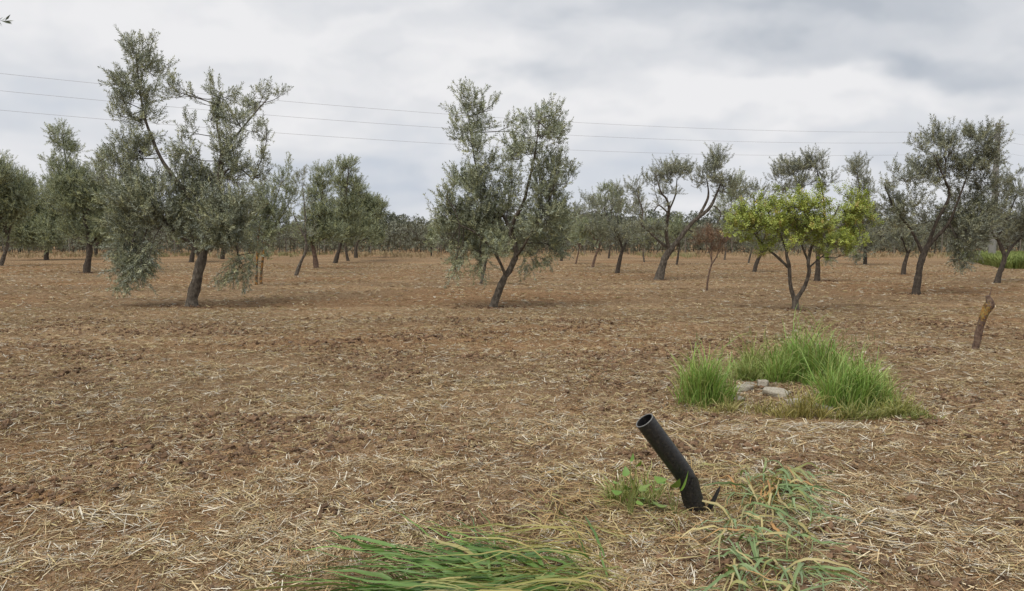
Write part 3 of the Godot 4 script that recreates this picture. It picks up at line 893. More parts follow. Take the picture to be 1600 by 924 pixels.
	plain_olive("young olive tree left of the heavily pruned trunk", [1006, 409], [[1007, 410, 1.9], [1005, 395, 1.6], [1005, 385, 1.3]], [1010, 362, 22, 22], 6, 1.0, 1.6, {})
	plain_olive("young olive tree right of the heavily pruned trunk", [1058, 414], [[1057, 415, 2.4], [1060, 398, 2.1], [1062, 385, 1.8]], [1068, 358, 24, 26], 6, 0.8, 1.5, {"bark": "bark_dark"})
	plain_olive("thin olive tree behind the reddish withered tree", [1132, 406], [[1132, 407, 2], [1134, 393, 1.6], [1135, 380, 1.3]], [1145, 320, 24, 46], 8, 0.55, 1.6, {})
	plain_olive("olive tree far behind the leaning one, by the vineyard edge", [1170, 412], [[1169, 413, 2.2], [1173, 398, 1.8], [1176, 386, 1.4]], [1168, 360, 24, 22], 6, 1.0, 1.6, {})
	# a neighbour outside the frame whose twig reaches in at the upper left
	var near_tree := thing("olive_tree", "olive tree mostly out of view whose leafy twig tip pokes in high up", "tree", Vector3(-5.6, gh(-5.6, 4.6) - 0.02, -4.6), "olive trees of the grove")
	var ntm := MB.new()
	tube(ntm, smooth_path([[Vector3(0, -0.1, 0), 0.26], [Vector3(0.05, 0.5, 0), 0.17], [Vector3(0.0, 1.3, 0.1), 0.14], [Vector3(-0.1, 2.0, 0.1), 0.11], [Vector3(-0.2, 3.2, 0.2), 0.05]], 5), 12, 0.3)
	part("trunk", ntm.mesh(M.bark), near_tree)
	var tipw := on_plane(-6, 32, -4.8) - near_tree.position
	var lbm := MB.new()
	tube(lbm, smooth_path([[Vector3(-0.08, 1.9, 0.1), 0.06], [Vector3(0.5, 2.6, 0.0), 0.035], [Vector3(1.3, 3.05, -0.1), 0.015], [tipw, 0.004]], 5), 7, 0.15)
	part("limb", lbm.mesh(M.bark), near_tree)
	rng.seed = 99
	var nb := PackedFloat32Array()
	for i in 900:
		var u := in_ball()
		var p := Vector3(-0.5, 3.2, 0.4) + Vector3(u.x * 1.5, u.y * 1.2, u.z * 1.4)
		if p.x > 0.75: continue
		var bs := frame_of((u + Vector3(0, 0.6, 0) + rv() * 0.5).normalized(), rng.randf() * TAU)
		push(nb, bs.x, bs.y, bs.z, p, Color(0.3, 0.34, 0.21) * rng.randf_range(0.8, 1.2))
	var tb := frame_of(Vector3(0.85, 0.05, -0.2).normalized(), 0.4).scaled_local(Vector3.ONE * 0.8)
	push(nb, tb.x, tb.y, tb.z, tipw + Vector3(-0.16, 0, 0), Color(0.2, 0.24, 0.17))
	var nc := scatter("crown", get_sprig("olive"), nb, near_tree)
	nc.set_meta("kind", "stuff")

# ------------------------------------------------------------------ vineyard and far trees
func make_background() -> void:
	rng.seed = 1234
	# pale posts of the trellis, each a thing of its own
	var pm := MB.new()
	tube(pm, [[Vector3(0, -0.2, 0), 0.045], [Vector3(0, 1.4, 0), 0.042], [Vector3(0, 2.75, 0), 0.038]], 6, 0.05)
	var post_mesh := pm.mesh(M.post)
	var am := MB.new()
	tube(am, [[Vector3(-0.5, 2.35, 0), 0.025], [Vector3(0.5, 2.38, 0), 0.025]], 5)
	var arm_mesh := am.mesh(M.twig)
	for row in 2:
		for i in 26:
			var x := -64.0 + i * 5.1 + rng.randf_range(-1.2, 1.2)
			var d := 74.0 + row * 6.0 + rng.randf_range(-0.5, 0.5)
			var t := thing("vineyard_post", ["slim pale post in the front row of the far vineyard", "slim pale post in the second row of the far vineyard"][row], "post", Vector3(x, gh(x, d), -d), ["front row of vineyard posts", "second row of vineyard posts"][row])
			part("shaft", post_mesh, t)
			part("cross_bar", arm_mesh, t)
			t.rotation = Vector3(rng.randf_range(-0.04, 0.04), rng.randf_range(-0.5, 0.5), rng.randf_range(-0.05, 0.05))
			t.scale = Vector3.ONE * rng.randf_range(0.9, 1.1)
	# the vines themselves: one mass of stems and shoots
	var vm := MB.new()
	tube(vm, [[Vector3(0, -0.1, 0), 0.036], [Vector3(0.09, 0.6, 0.02), 0.03], [Vector3(0.0, 1.2, 0.05), 0.028], [Vector3(-0.06, 1.7, 0), 0.025]], 5)
	for i in 7:
		var a := i * 0.9
		tube(vm, [[Vector3(-0.03, 1.65, 0), 0.02], [Vector3(cos(a) * 0.5, 2.0 + 0.1 * sin(i * 2.0), sin(a) * 0.5), 0.014], [Vector3(cos(a) * 1.1, 2.15 + 0.2 * sin(i * 3.0), sin(a) * 1.1), 0.007]], 3)
	var vb := PackedFloat32Array()
	for row in 14:
		for i in 120:
			var x := -84.0 + i * 1.4 + rng.randf_range(-0.4, 0.4)
			var d := 73.0 + row * 2.8 + rng.randf_range(-0.5, 0.5)
			if rng.randf() < 0.25 + 0.5 * nz2.get_noise_2d(x * 0.15, d * 0.2): continue
			var b := (Basis(Vector3(rng.randf_range(-1, 1), 0, rng.randf_range(-1, 1)).normalized(), rng.randf() * 0.18) * Basis(Vector3.UP, rng.randf() * TAU)).scaled(Vector3(1, rng.randf_range(0.7, 1.3), 1))
			push(vb, b.x, b.y, b.z, Vector3(x, 0, -d), Color.WHITE)
	var vines := scatter("vines", vm.mesh(M.bark_dark), vb, self)
	tag(vines, "dark vine stems massed under the far trellis", "vines", "", "stuff")
	var fb := PackedFloat32Array()
	for i in 40000:
		var x := rng.randf_range(-92, 92)
		var d := 74.0 + pow(rng.randf(), 1.2) * 38.0
		var y := rng.randf_range(1.5, 2.9 + nz2.get_noise_2d(x * 0.25, d * 0.25) * 0.9) if rng.randf() < 0.5 else rng.randf_range(0.15, 1.8)
		if y < 1.4 and d < 80.0 and rng.randf() < 0.5: continue
		var s := rng.randf_range(1.4, 3.0)
		var b := frame_of((rv() + Vector3(0, 0.5, 0)).normalized(), rng.randf() * TAU).scaled_local(Vector3.ONE * s)
		var v := rng.randf_range(0.7, 1.3)
		push(fb, b.x, b.y, b.z, Vector3(x, y, -d), Color(0.26, 0.27, 0.185) * v)
	var fo := scatter("vine_foliage", get_sprig("far"), fb, self)
	tag(fo, "thin grey-green foliage along the far vineyard trellis", "foliage", "", "stuff")
	# dry grass fringe at the field edge
	var gm := MB.new()
	for i in 9:
		var a := rng.randf() * TAU
		var l := rng.randf_range(0.2, 0.45)
		var o := Vector3(cos(a), 0, sin(a))
		ribbon(gm, [o * 0.05, o * 0.1 + Vector3(0, l * 0.6, 0), o * (0.15 + l * 0.3) + Vector3(0, l * 0.9, 0)], 0.012, Vector3(-sin(a), 0, cos(a)), Color.WHITE, Color.WHITE)
	var tuft := gm.mesh(M.straw)
	var db := PackedFloat32Array()
	for i in 7000:
		var x := rng.randf_range(-75, 75)
		var d := 61.0 + rng.randf() * 13.0 + nz2.get_noise_1d(x * 0.2) * 3.0
		var b := Basis(Vector3.UP, rng.randf() * TAU).scaled(Vector3.ONE * rng.randf_range(0.6, 1.3))
		var c := Color(0.33, 0.25, 0.14).lerp(Color(0.2, 0.2, 0.08), clampf(rng.randf() * rng.randf() + nz2.get_noise_1d(x * 0.13) * 0.8, 0.0, 1.0))
		if rng.randf() < 0.4 + nz2.get_noise_1d(x * 0.35 + 7.0): continue
		push(db, b.x, b.y, b.z, Vector3(x, gh(x, d) - 0.02, -d), c)
	var dg := scatter("dry_grass", tuft, db, self)
	tag(dg, "yellow dry grass fringe where the field meets the vineyard", "dry grass", "", "stuff")
	# green verge at the right
	var vgb := PackedFloat32Array()
	for i in 9000:
		var px := rng.randf_range(1505, 1760)
		var py := rng.randf_range(404, 420)
		if py > 420.0 - 12.0 * smoothstep(1580, 1500, px): continue
		var p := ground_at(px, py)
		var b := Basis(Vector3.UP, rng.randf() * TAU).scaled(Vector3(1.4, rng.randf_range(1.2, 2.2), 1.4))
		push(vgb, b.x, b.y, b.z, Vector3(p.x, gh(p.x, -p.z) - 0.02, p.z), Color(0.14, 0.2, 0.04).lerp(Color(0.22, 0.25, 0.07), rng.randf()) * rng.randf_range(0.8, 1.2))
	var vg := scatter("verge_grass", tuft, vgb, self)
	tag(vg, "bright green grass verge along the right side of the field", "grass", "", "stuff")
	# far trees above the vineyard: three shapes, then copies
	var protos := []
	for k in 3:
		var t := Node3D.new()
		t.name = "proto"
		var tm := MB.new()
		tube(tm, smooth_path([[Vector3(0, -0.2, 0), 0.2], [Vector3(0.1, 1.0, 0), 0.14], [Vector3(-0.1, 2.4, 0.1), 0.08], [Vector3(0, 3.6, 0), 0.03]], 3), 7, 0.2)
		var mi := MeshInstance3D.new(); mi.name = "trunk"; mi.mesh = tm.mesh(M.bark_dark); t.add_child(mi)
		var buf := PackedFloat32Array()
		for c in 12 + k * 2:
			var cc := Vector3(rng.randf_range(-1.7, 1.7), rng.randf_range(1.1, 4.0), rng.randf_range(-1.5, 1.5))
			cc.x *= 1.0 - 0.13 * (cc.y - 1.7)
			var R := rng.randf_range(0.5, 0.95)
			for i in 42:
				var u := in_ball()
				var b := frame_of((u + Vector3(0, 0.4, 0) + rv() * 0.4).normalized(), rng.randf() * TAU).scaled_local(Vector3.ONE * rng.randf_range(1.6, 2.6))
				push(buf, b.x, b.y, b.z, cc + u * R * Vector3(1, 0.8, 1), Color(0.23, 0.255, 0.175) * rng.randf_range(0.75, 1.25))
		var mm := MultiMesh.new(); mm.transform_format = MultiMesh.TRANSFORM_3D; mm.use_colors = true; mm.mesh = get_sprig("far"); mm.instance_count = buf.size() / 16; mm.buffer = buf
		var ci := MultiMeshInstance3D.new(); ci.name = "crown"; ci.multimesh = mm; ci.set_meta("kind", "stuff"); t.add_child(ci)
		protos.append(t)
	for i in 84:
		var x := -100.0 + i * 2.4 + rng.randf_range(-1.4, 1.4)
		var d := rng.randf_range(102.0, 135.0)
		var t: Node3D = protos[rng.randi() % 3].duplicate()
		t.name = numbered("far_tree")
		add_child(t)
		t.position = Vector3(x * d / 112.0, -0.1, -d)
		t.rotation.y = rng.randf() * TAU
		t.scale = Vector3.ONE * rng.randf_range(0.9, 1.4)
		tag(t, "distant grey-green tree rising behind the vineyard", "tree", "distant trees behind the vineyard")
	for p in protos: p.free()

# ------------------------------------------------------------------ power line
func make_power_line() -> void:
	var a := Vector3(31.6, 0, -50.0)
	var step := Vector3(-63.1, 0, 25.8)
	var spots := [a, a + step, a - step]
	var labels := ["tall concrete utility pole rising behind the open-crowned olive tree", "utility pole carrying the left end of the wires", "utility pole carrying the right end of the wires"]
	var hs := [8.5, 7.86, 7.14]
	for i in 3:
		var t := thing("utility_pole", labels[i], "pole", spots[i], "utility poles of one line")
		var m := MB.new()
		tube(m, [[Vector3(0, -0.4, 0), 0.24], [Vector3(0, 3, 0), 0.21], [Vector3(0, 6, 0), 0.18], [Vector3(0, 9.05, 0), 0.15]], 10, 0.02)
		part("shaft", m.mesh(M.concrete), t)
		var c := MB.new()
		tube(c, [[Vector3(-0.75, 8.82, 0.2), 0.05], [Vector3(0.3, 8.86, 0.2), 0.05]], 6)
		part("cross_arm", c.mesh(M.wire), t)
		for h in hs:
			var n := MB.new()
			tube(n, [[Vector3(0, h - 0.14, 0.16), 0.02], [Vector3(0, h - 0.12, 0.24), 0.035], [Vector3(0, h - 0.05, 0.24), 0.06], [Vector3(0, h, 0.24), 0.035]], 8)
			part("insulator", n.mesh(M.porcelain), t)
	var names := ["topmost wire of the overhead power line", "middle wire of the overhead power line", "lowest wire of the overhead power line"]
	for i in 3:
		var m := MB.new()
		for s in 2:
			var p0: Vector3 = spots[0]
			var p1: Vector3 = spots[s + 1]
			var pts := []
			for k in 41:
				var t := k / 40.0
				var p := p0.lerp(p1, t) + Vector3(0, 0, 0.24)
				p.y = hs[i] + 0.02 - 1.22 * 4.0 * t * (1.0 - t)
				pts.append([p, 0.0055])
			tube(m, pts, 4)
		var o := part("power_wire", m.mesh(M.wire), self)
		tag(o, names[i], "wire", "wires of the overhead line")

# ------------------------------------------------------------------ pipe
func make_pipe() -> void:
	var b := ground_at(1087, 798)
	var gy := gh(b.x, -b.z)
	var root := thing("pipe", "bent black plastic pipe sticking out of the soil beside the weeds", "pipe", Vector3(b.x, gy, b.z))
	var o := root.position
	var kink := on_plane(1073, 746, b.z + 0.01) - o
	var r := ray(1040, 700).normalized()
	var up := (Vector3.UP - r * r.y).normalized()
	var right := r.cross(up).normalized()
	var ax := (-r * 0.46 + (right * -0.62 + up * 0.785) * 0.888).normalized()
	var top := kink + ax * 0.445
	var R := 0.0575
	var T := 0.0065
	var path := smooth_path([[Vector3(0.03, -0.25, 0.0), R], [Vector3(0.004, 0.0, 0), R], [kink * 0.55, R], [kink * 0.93 + ax * 0.02, R * 0.99], [kink + ax * 0.12, R], [kink + ax * 0.26, R], [top, R]], 6)
	var m := MB.new()
	tube(m, path, 28, 0.0, Color.WHITE, false)
	var inner := []
	for q in path: inner.append([q[0], q[1] - T])
	tube(m, inner, 28, 0.0, Color.WHITE, false)
	part("pipe_wall", m.mesh(M.pipe), root)
	# cut rim
	var rm := MB.new()
	var x := ax.cross(Vector3(0.2, 0.3, 0.9)).normalized()
	var y := ax.cross(x)
	for k in 33:
		var a := TAU * k / 32.0
		var dr := x * cos(a) + y * sin(a)
		var w := 0.0006 * sin(a * 7.0)
		rm.vert(top + dr * (R + 0.0004) + ax * -0.0015, dr, Color.WHITE)
		rm.vert(top + dr * (R - 0.001) + ax * (0.0014 + w), (ax + dr).normalized(), Color.WHITE)
		rm.vert(top + dr * (R - T + 0.001) + ax * (0.0014 + w), (ax - dr).normalized(), Color.WHITE)
		rm.vert(top + dr * (R - T - 0.0004) + ax * -0.0015, -dr, Color.WHITE)
	for k in 32:
		for j in 3:
			var q := k * 4 + j
			rm.tri(q, q + 1, q + 4); rm.tri(q + 1, q + 5, q + 4)
	part("rim", rm.mesh(M.pipe_rim), root)
	# torn outer sleeve: an open shell round the foot with a jagged slanting edge
	var sm := MB.new()
	var n := 30
	for k in n + 1:
		var t := float(k) / n
		var a := -0.9 + t * 3.9
		var dr := Vector3(cos(a), 0, sin(a))
		var h := 0.10 + 0.13 * pow(sin(PI * t), 1.5) * (0.6 + 0.4 * cos(a - 0.4)) + 0.004 * sin(k * 1.3)
		for j in 6:
			var f := j / 5.0
			var yy := lerpf(-0.08, h, f)
			var off := kink * clampf(yy / maxf(kink.y, 0.05), -0.3, 1.1)
			sm.vert(Vector3(off.x, yy, off.z) + dr * (R + 0.003 + 0.004 * f), dr, Color.WHITE)
	for k in n:
		for j in 5:
			var q := k * 6 + j
			sm.tri(q, q + 1, q + 6); sm.tri(q + 1, q + 7, q + 6)
	part("torn_sleeve", sm.mesh(M.pipe), root)
	# the splayed strip at the right
	var st := MB.new()
	var s0 := Vector3(R + 0.012, -0.03, 0.01)
	var pts := [[s0, 0.02], [s0 + Vector3(0.01, 0.05, 0.0), 0.02], [s0 + Vector3(0.035, 0.11, 0.01), 0.016], [s0 + Vector3(0.055, 0.16, 0.015), 0.011], [s0 + Vector3(0.064, 0.185, 0.02), 0.003]]
	for k in pts.size():
		var p: Vector3 = pts[k][0]
		var w: float = pts[k][1]
		for c in [[-1, -1], [1, -1], [1, 1], [-1, 1]]:
			st.vert(p + Vector3(c[0] * w * 0.5, -c[0] * w * 0.3, c[1] * 0.004 + c[0] * w * 0.4), Vector3(c[0], 0, c[1]).normalized(), Color.WHITE)
	for k in pts.size() - 1:
		for j in 4:
			var q := k * 4 + j
			var q2 := k * 4 + (j + 1) % 4
			st.tri(q, q2, q + 4); st.tri(q2, q2 + 4, q + 4)
	part("torn_strip", st.mesh(M.pipe), root)

# ------------------------------------------------------------------ stump
func make_stump() -> void:
	var b := ground_at(1525, 545)
	b.y = gh(b.x, -b.z)
	var root := thing("dead_stump", "leaning dead tree stump with a patch of orange lichen and a broken top", "stump", b)
	var mpp := -b.z / F
	var line := [[1524, 549, 7.5], [1527, 535, 6], [1532, 512, 5.6], [1538, 492, 6.4], [1545, 480, 7.6], [1548, 474, 7], [1545, 466, 4.5], [1543, 462, 3]]
	var pts := []
	for q in line:
		pts.append([on_plane(q[0], q[1], b.z + (545 - q[1]) * 0.0008) - b, q[2] * mpp * 0.82])
	pts[0][0].y = -0.1
	var m := MB.new()
	tube(m, smooth_path(pts, 12), 36, 0.32)
	part("trunk", m.mesh(M.bark_red), root)
	# crusts of lichen on the swollen side, a few millimetres proud of the bark
	var lc := on_plane(1539, 485, b.z + 0.05) - b
	var lm := MB.new()
	for i in range(0, m.ix.size(), 3):
		var q := (m.v[m.ix[i]] + m.v[m.ix[i + 1]] + m.v[m.ix[i + 2]]) / 3.0
		var k := 1.0 - q.distance_to(lc) / 0.15 + 1.5 * nz.get_noise_3d(q.x * 34.0, q.y * 34.0, q.z * 34.0) + (lc.x - q.x) * 5.0
		if k < 0.42: continue
		var col := Color(0.27, 0.13, 0.035).lerp(Color(0.27, 0.2, 0.06), clampf(0.5 + nz2.get_noise_3d(q.x * 30.0, q.y * 30.0, q.z * 30.0), 0.0, 1.0))
		for e in 3:
			var id := m.ix[i + e]
			lm.vert(m.v[id] + m.n[id] * (0.003 + 0.004 * absf(nz2.get_noise_3d(m.v[id].x * 60.0, m.v[id].y * 60.0, 0.0))), Vector3.UP, col)
			lm.ix.append(lm.v.size() - 1)
	var lo := part("lichen", lm.mesh(M.lichen), root)
	lo.set_meta("label", "orange and yellow lichen crust")
	var t := MB.new()
	var tip: Vector3 = on_plane(1547, 463, b.z + 0.06) - b
	tube(t, smooth_path([[tip + Vector3(-0.005, -0.05, 0), 0.014], [tip + Vector3(0.0, 0.02, 0), 0.009], [tip + Vector3(0.012, 0.07, 0), 0.006], [tip + Vector3(0.01, 0.13, 0.01), 0.003]], 4), 8, 0.2)
	part("broken_spur", t.mesh(M.bark_red), root)

# ------------------------------------------------------------------ stones in the grass
func stone_mesh(seed_: int, size: Vector3, tone: Color) -> ArrayMesh:
	var s := SphereMesh.new()
	s.radius = 1.0; s.height = 2.0; s.radial_segments = 16; s.rings = 9
	var arr := s.get_mesh_arrays()
	var m := MB.new()
	m.v = arr[Mesh.ARRAY_VERTEX]; m.n = arr[Mesh.ARRAY_NORMAL]; m.uv = arr[Mesh.ARRAY_TEX_UV]; m.ix = arr[Mesh.ARRAY_INDEX]
	for i in m.v.size():
		var p := m.v[i]
		# squarish, chipped
		var q := Vector3(signf(p.x) * pow(absf(p.x), 0.6), signf(p.y) * pow(absf(p.y), 0.6), signf(p.z) * pow(absf(p.z), 0.6))
		q *= 0.85 + 0.25 * nz2.get_noise_3d(p.x * 1.3 + seed_ * 9.0, p.y * 1.3, p.z * 1.3) + 0.08 * nz2.get_noise_3d(p.x * 4.0, p.y * 4.0 + seed_, p.z * 4.0)
		m.v[i] = q * size
		m.c.append(tone)
	return m.mesh(M.stone)

func make_stones() -> void:
	var list := [[1163, 612, 0.11, 0.035, 0.09, 0.42, "flat grey stone at the left end of the rubble in the grass"], [1192, 608, 0.07, 0.045, 0.07, 0.5, "pale blocky stone behind the rubble in the grass"],
		[1212, 620, 0.14, 0.05, 0.1, 0.48, "large flat pale slab in the middle of the grass patch"], [1150, 628, 0.08, 0.025, 0.1, 0.4, "thin slab lying lowest at the edge of the rubble"],
		[1243, 634, 0.08, 0.05, 0.08, 0.5, "rounded pale stone half hidden by yellow grass"], [1290, 640, 0.16, 0.04, 0.12, 0.38, "brownish slab under the right side of the grass patch"], [1172, 604, 0.06, 0.03, 0.05, 0.36, "small dark grey stone against the back grass"]]
	var k := 0
	for s in list:
		var p := ground_at(s[0], s[1])
		var o := part("stone", stone_mesh(k, Vector3(s[2], s[3], s[4]), Color(s[5], s[5] * 0.94, s[5] * 0.84)), self)
		o.position = Vector3(p.x, gh(p.x, -p.z) + s[3] * 0.45 + 0.008, p.z)
		o.rotation = Vector3(0.08 * sin(k * 2.0), k * 1.3, 0.12 * cos(k * 3.0))
		tag(o, s[6], "stone", "rubble stones in the grass patch")
		k += 1

# ------------------------------------------------------------------ grass
func blade_mesh() -> ArrayMesh:
	var m := MB.new()
	ribbon(m, [Vector3.ZERO, Vector3(0, 0.3, 0.02), Vector3(0, 0.58, 0.09), Vector3(0, 0.8, 0.22), Vector3(0, 0.94, 0.4), Vector3(0, 0.98, 0.56)], 0.0031, Vector3.RIGHT, Color.WHITE, Color.WHITE, 0.5)
	return m.mesh(M.grass)

func grow(list: Array, bm: ArrayMesh, called: String, label: String) -> void:
	var buf := PackedFloat32Array()
	for c in list:
		# px, py of the foot centre, half width and half depth in metres, height, count, tone, lean
		var ctr := ground_at(c[0], c[1])
		for i in int(c[5] * 2.9):
			var u := in_ball() * (1.0 if rng.randf() < 0.7 else 1.6)
			var x: float = ctr.x + u.x * c[2]
			var z: float = ctr.z + u.z * c[3]
			var thick := nz2.get_noise_2d(x * 7.0 + 3.0, z * 7.0) + 0.5 * nz2.get_noise_2d(x * 19.0, z * 19.0)
			if rng.randf() > 0.62 + thick * 1.1: continue
			var edge := maxf(0.3, 1.0 - 0.4 * Vector2(u.x, u.z).length()) * (0.85 + 0.75 * nz2.get_noise_2d(x * 4.0, z * 4.0))
			var h: float = c[4] * rng.randf_range(0.35, 1.3) * edge
			var an := rng.randf() * TAU
			var ln: float = c[7] * rng.randf_range(0.3, 1.3)
			var d := Vector3(cos(an) * ln + u.x * 0.12, 1.0, sin(an) * ln + u.z * 0.12).normalized()
			var b := frame_of(d, rng.randf() * TAU)
			var w := rng.randf_range(0.5, 1.3)
			var col: Color = c[6]
			col = col.lerp(Color(0.36, 0.33, 0.12), pow(rng.randf(), 2.6))
			col *= rng.randf_range(0.75, 1.25)
			push(buf, b.x * w, b.y * h, b.z * h * rng.randf_range(0.4, 1.2), Vector3(x, gh(x, -z) - 0.015, z), col)
	var o := scatter(called, bm, buf, self)
	tag(o, label, "grass", "", "stuff")

func make_grass() -> void:
	rng.seed = 77
	var bm := blade_mesh()
	var g1 := Color(0.22, 0.36, 0.07)
	var g2 := Color(0.31, 0.38, 0.11)
	var g3 := Color(0.17, 0.31, 0.055)
	grow([[1108, 632, 0.21, 0.16, 0.5, 750, g1, 0.3], [1085, 620, 0.1, 0.1, 0.42, 180, g2, 0.3], [1180, 588, 0.35, 0.2, 0.33, 520, g2, 0.35], [1245, 590, 0.3, 0.25, 0.55, 900, g1, 0.3],
		[1290, 600, 0.28, 0.28, 0.58, 950, g3, 0.28], [1345, 632, 0.2, 0.2, 0.58, 900, g1, 0.3], [1215, 600, 0.16, 0.1, 0.36, 240, g1, 0.4], [1320, 640, 0.26, 0.14, 0.5, 500, g1, 0.4], [1366, 618, 0.1, 0.16, 0.42, 220, g2, 0.4]], bm, "grass_patch", "lush green grass patch growing round the rubble stones")
	grow([[1255, 655, 0.3, 0.07, 0.22, 260, Color(0.32, 0.27, 0.08), 0.5], [1195, 650, 0.16, 0.05, 0.16, 70, Color(0.3, 0.25, 0.1), 0.5], [1400, 650, 0.25, 0.12, 0.2, 260, Color(0.24, 0.25, 0.06), 0.8], [1440, 658, 0.2, 0.06, 0.12, 160, Color(0.16, 0.19, 0.05), 0.9], [1345, 655, 0.3, 0.06, 0.16, 200, Color(0.22, 0.24, 0.07), 0.8], [1108, 642, 0.3, 0.16, 0.17, 260, Color(0.34, 0.29, 0.12), 1.1], [1240, 585, 0.7, 0.2, 0.22, 320, Color(0.36, 0.33, 0.14), 0.9], [1330, 630, 0.36, 0.25, 0.24, 320, Color(0.38, 0.33, 0.15), 1.0], [1165, 596, 0.16, 0.07, 0.26, 200, Color(0.24, 0.32, 0.09), 0.6]], bm, "yellowing_grass", "thin yellowing grass at the front edge of the green patch")
	# seed stalks
	var m := MB.new()
	for i in 34:
		var p := ground_at(rng.randf_range(1100, 1370), rng.randf_range(585, 625))
		if i == 0: p = ground_at(1268, 590)
		var h := rng.randf_range(0.4, 0.62) if i > 0 else 0.66
		var ln := Vector3(rng.randf_range(-0.1, 0.1), 0, rng.randf_range(-0.1, 0.1))
		var y0 := gh(p.x, -p.z)
		var a := Vector3(p.x, y0 - 0.02, p.z)
		var e := a + Vector3(0, h, 0) + ln
		tube(m, [[a, 0.0022], [a.lerp(e, 0.5) + ln * -0.2, 0.0018], [e, 0.001]], 3, 0.0, Color(0.2, 0.22, 0.07))
		tube(m, [[e + Vector3(0, -0.08, 0), 0.001], [e + Vector3(0, -0.04, 0), 0.005], [e + Vector3(0, 0.03, 0), 0.001]], 4, 0.0, Color(0.2, 0.21, 0.08))
	var st := part("grass_stalks", m.mesh(M.grass), self)
	tag(st, "thin seed stalks standing above the green grass patch", "grass", "", "stuff")

	# cut long grass lying in the foreground: pale stems at the right, broad green leaves at the left
	var c := MB.new()
	for i in 520:
		var root := ground_at(rng.randf_range(765, 1000), rng.randf_range(890, 1010))
		var an := PI + rng.randfn(0.0, 0.3 if rng.randf() < 0.82 else 0.9)
		var L := rng.randf_range(0.25, 0.8)
		var leafy := rng.randf()
		var w := lerpf(0.003, 0.012, pow(rng.randf(), 1.6)) if leafy < 0.7 else rng.randf_range(0.0025, 0.004)
		var shift := rng.randf_range(0.0, 0.6) if leafy < 0.7 else 0.0
		var s := root + Vector3(cos(an), 0, sin(an) * -1.0) * shift
		lay(c, s, an, L, w, rng.randf_range(0.008, 0.06), rng.randf_range(0.01, 0.06), rng.randf_range(-0.3, 0.3),
			Color(0.42, 0.38, 0.14) if leafy > 0.68 else Color(0.13, 0.23, 0.05), Color(0.05, 0.125, 0.035).lerp(Color(0.18, 0.3, 0.07), pow(rng.randf(), 1.5)))
	for i in 46:
		# long straw-coloured stems crossing over them
		var root := ground_at(rng.randf_range(850, 1010), rng.randf_range(845, 960))
		var an := PI + rng.randf_range(-0.35, 0.35)
		lay(c, root, an, rng.randf_range(0.5, 1.0), rng.randf_range(0.0022, 0.0038), rng.randf_range(0.06, 0.11), rng.randf_range(0.02, 0.08), rng.randf_range(-0.2, 0.2), Color(0.48, 0.36, 0.14), Color(0.2, 0.26, 0.06))
	var o := part("cut_grass", c.mesh(M.grass), self)
	tag(o, "swath of long cut green grass lying flat on the soil", "grass", "", "stuff")

	# wilted grass right of the pipe
	var w2 := MB.new()
	for i in 300:
		var px := rng.randf_range(1130, 1265)
		var py := rng.randf_range(750, 935)
		if i < 90:
			px = rng.randf_range(1190, 1240); py = rng.randf_range(745, 800)
		var root := ground_at(px, py)
		var an := rng.randf_range(-2.6, -0.4) if rng.randf() < 0.6 else rng.randf() * TAU
		var g := rng.randf()
		var c0 := Color(0.2, 0.28, 0.1)
		var c1 := Color(0.13, 0.22, 0.09).lerp(Color(0.26, 0.33, 0.2), rng.randf())
		if g < 0.24:
			c0 = Color(0.42, 0.36, 0.15); c1 = Color(0.5, 0.42, 0.22)
		elif g < 0.42:
			c0 = Color(0.36, 0.34, 0.12); c1 = Color(0.26, 0.3, 0.12)
		elif g < 0.5:
			c0 = Color(0.42, 0.22, 0.08); c1 = Color(0.45, 0.28, 0.12)
		lay(w2, root, an, rng.randf_range(0.12, 0.42), rng.randf_range(0.0022, 0.0085), rng.randf_range(0.006, 0.04), rng.randf_range(0.01, 0.085), rng.randf_range(-0.35, 0.35), c0, c1)
	var o2 := part("wilted_grass", w2.mesh(M.grass), self)
	tag(o2, "wilting grey-green grass heap to the right of the black pipe", "grass", "", "stuff")

	# dry orange-yellow stems left of and around the pipe
	var w3 := MB.new()
	for i in 620:
		var root := ground_at(rng.randf_range(840, 1070) if i < 430 else rng.randf_range(1060, 1180), rng.randf_range(745, 850) if i < 430 else rng.randf_range(735, 830))
		var an := rng.randf() * TAU
		if i < 130: an = PI * 0.9 + rng.randf_range(-0.6, 0.6)
		if i < 60: root = ground_at(rng.randf_range(930, 1010), rng.randf_range(780, 850))
		var c0 := [Color(0.42, 0.29, 0.12), Color(0.46, 0.36, 0.17), Color(0.35, 0.2, 0.08), Color(0.3, 0.3, 0.1)][rng.randi() % 4] as Color
		lay(w3, root, an, rng.randf_range(0.08, 0.36), rng.randf_range(0.001, 0.0028), rng.randf_range(0.004, 0.025), rng.randf_range(0.0, 0.05), rng.randf_range(-0.4, 0.4), c0, c0.lerp(Color(0.4, 0.36, 0.2), 0.5))
	var o3 := part("dry_stems", w3.mesh(M.straw), self)
	tag(o3, "tangle of dry orange-yellow stems left of the black pipe", "dry grass", "", "stuff")
	# green shoots near the pipe
	var list := [[985, 790, 0.16, 0.08, 0.22, 120, Color(0.22, 0.26, 0.07), 0.5], [1010, 775, 0.1, 0.06, 0.2, 60, Color(0.2, 0.25, 0.06), 0.5]]
	grow(list, bm, "young_grass", "sparse yellow-green shoots left of the black pipe")

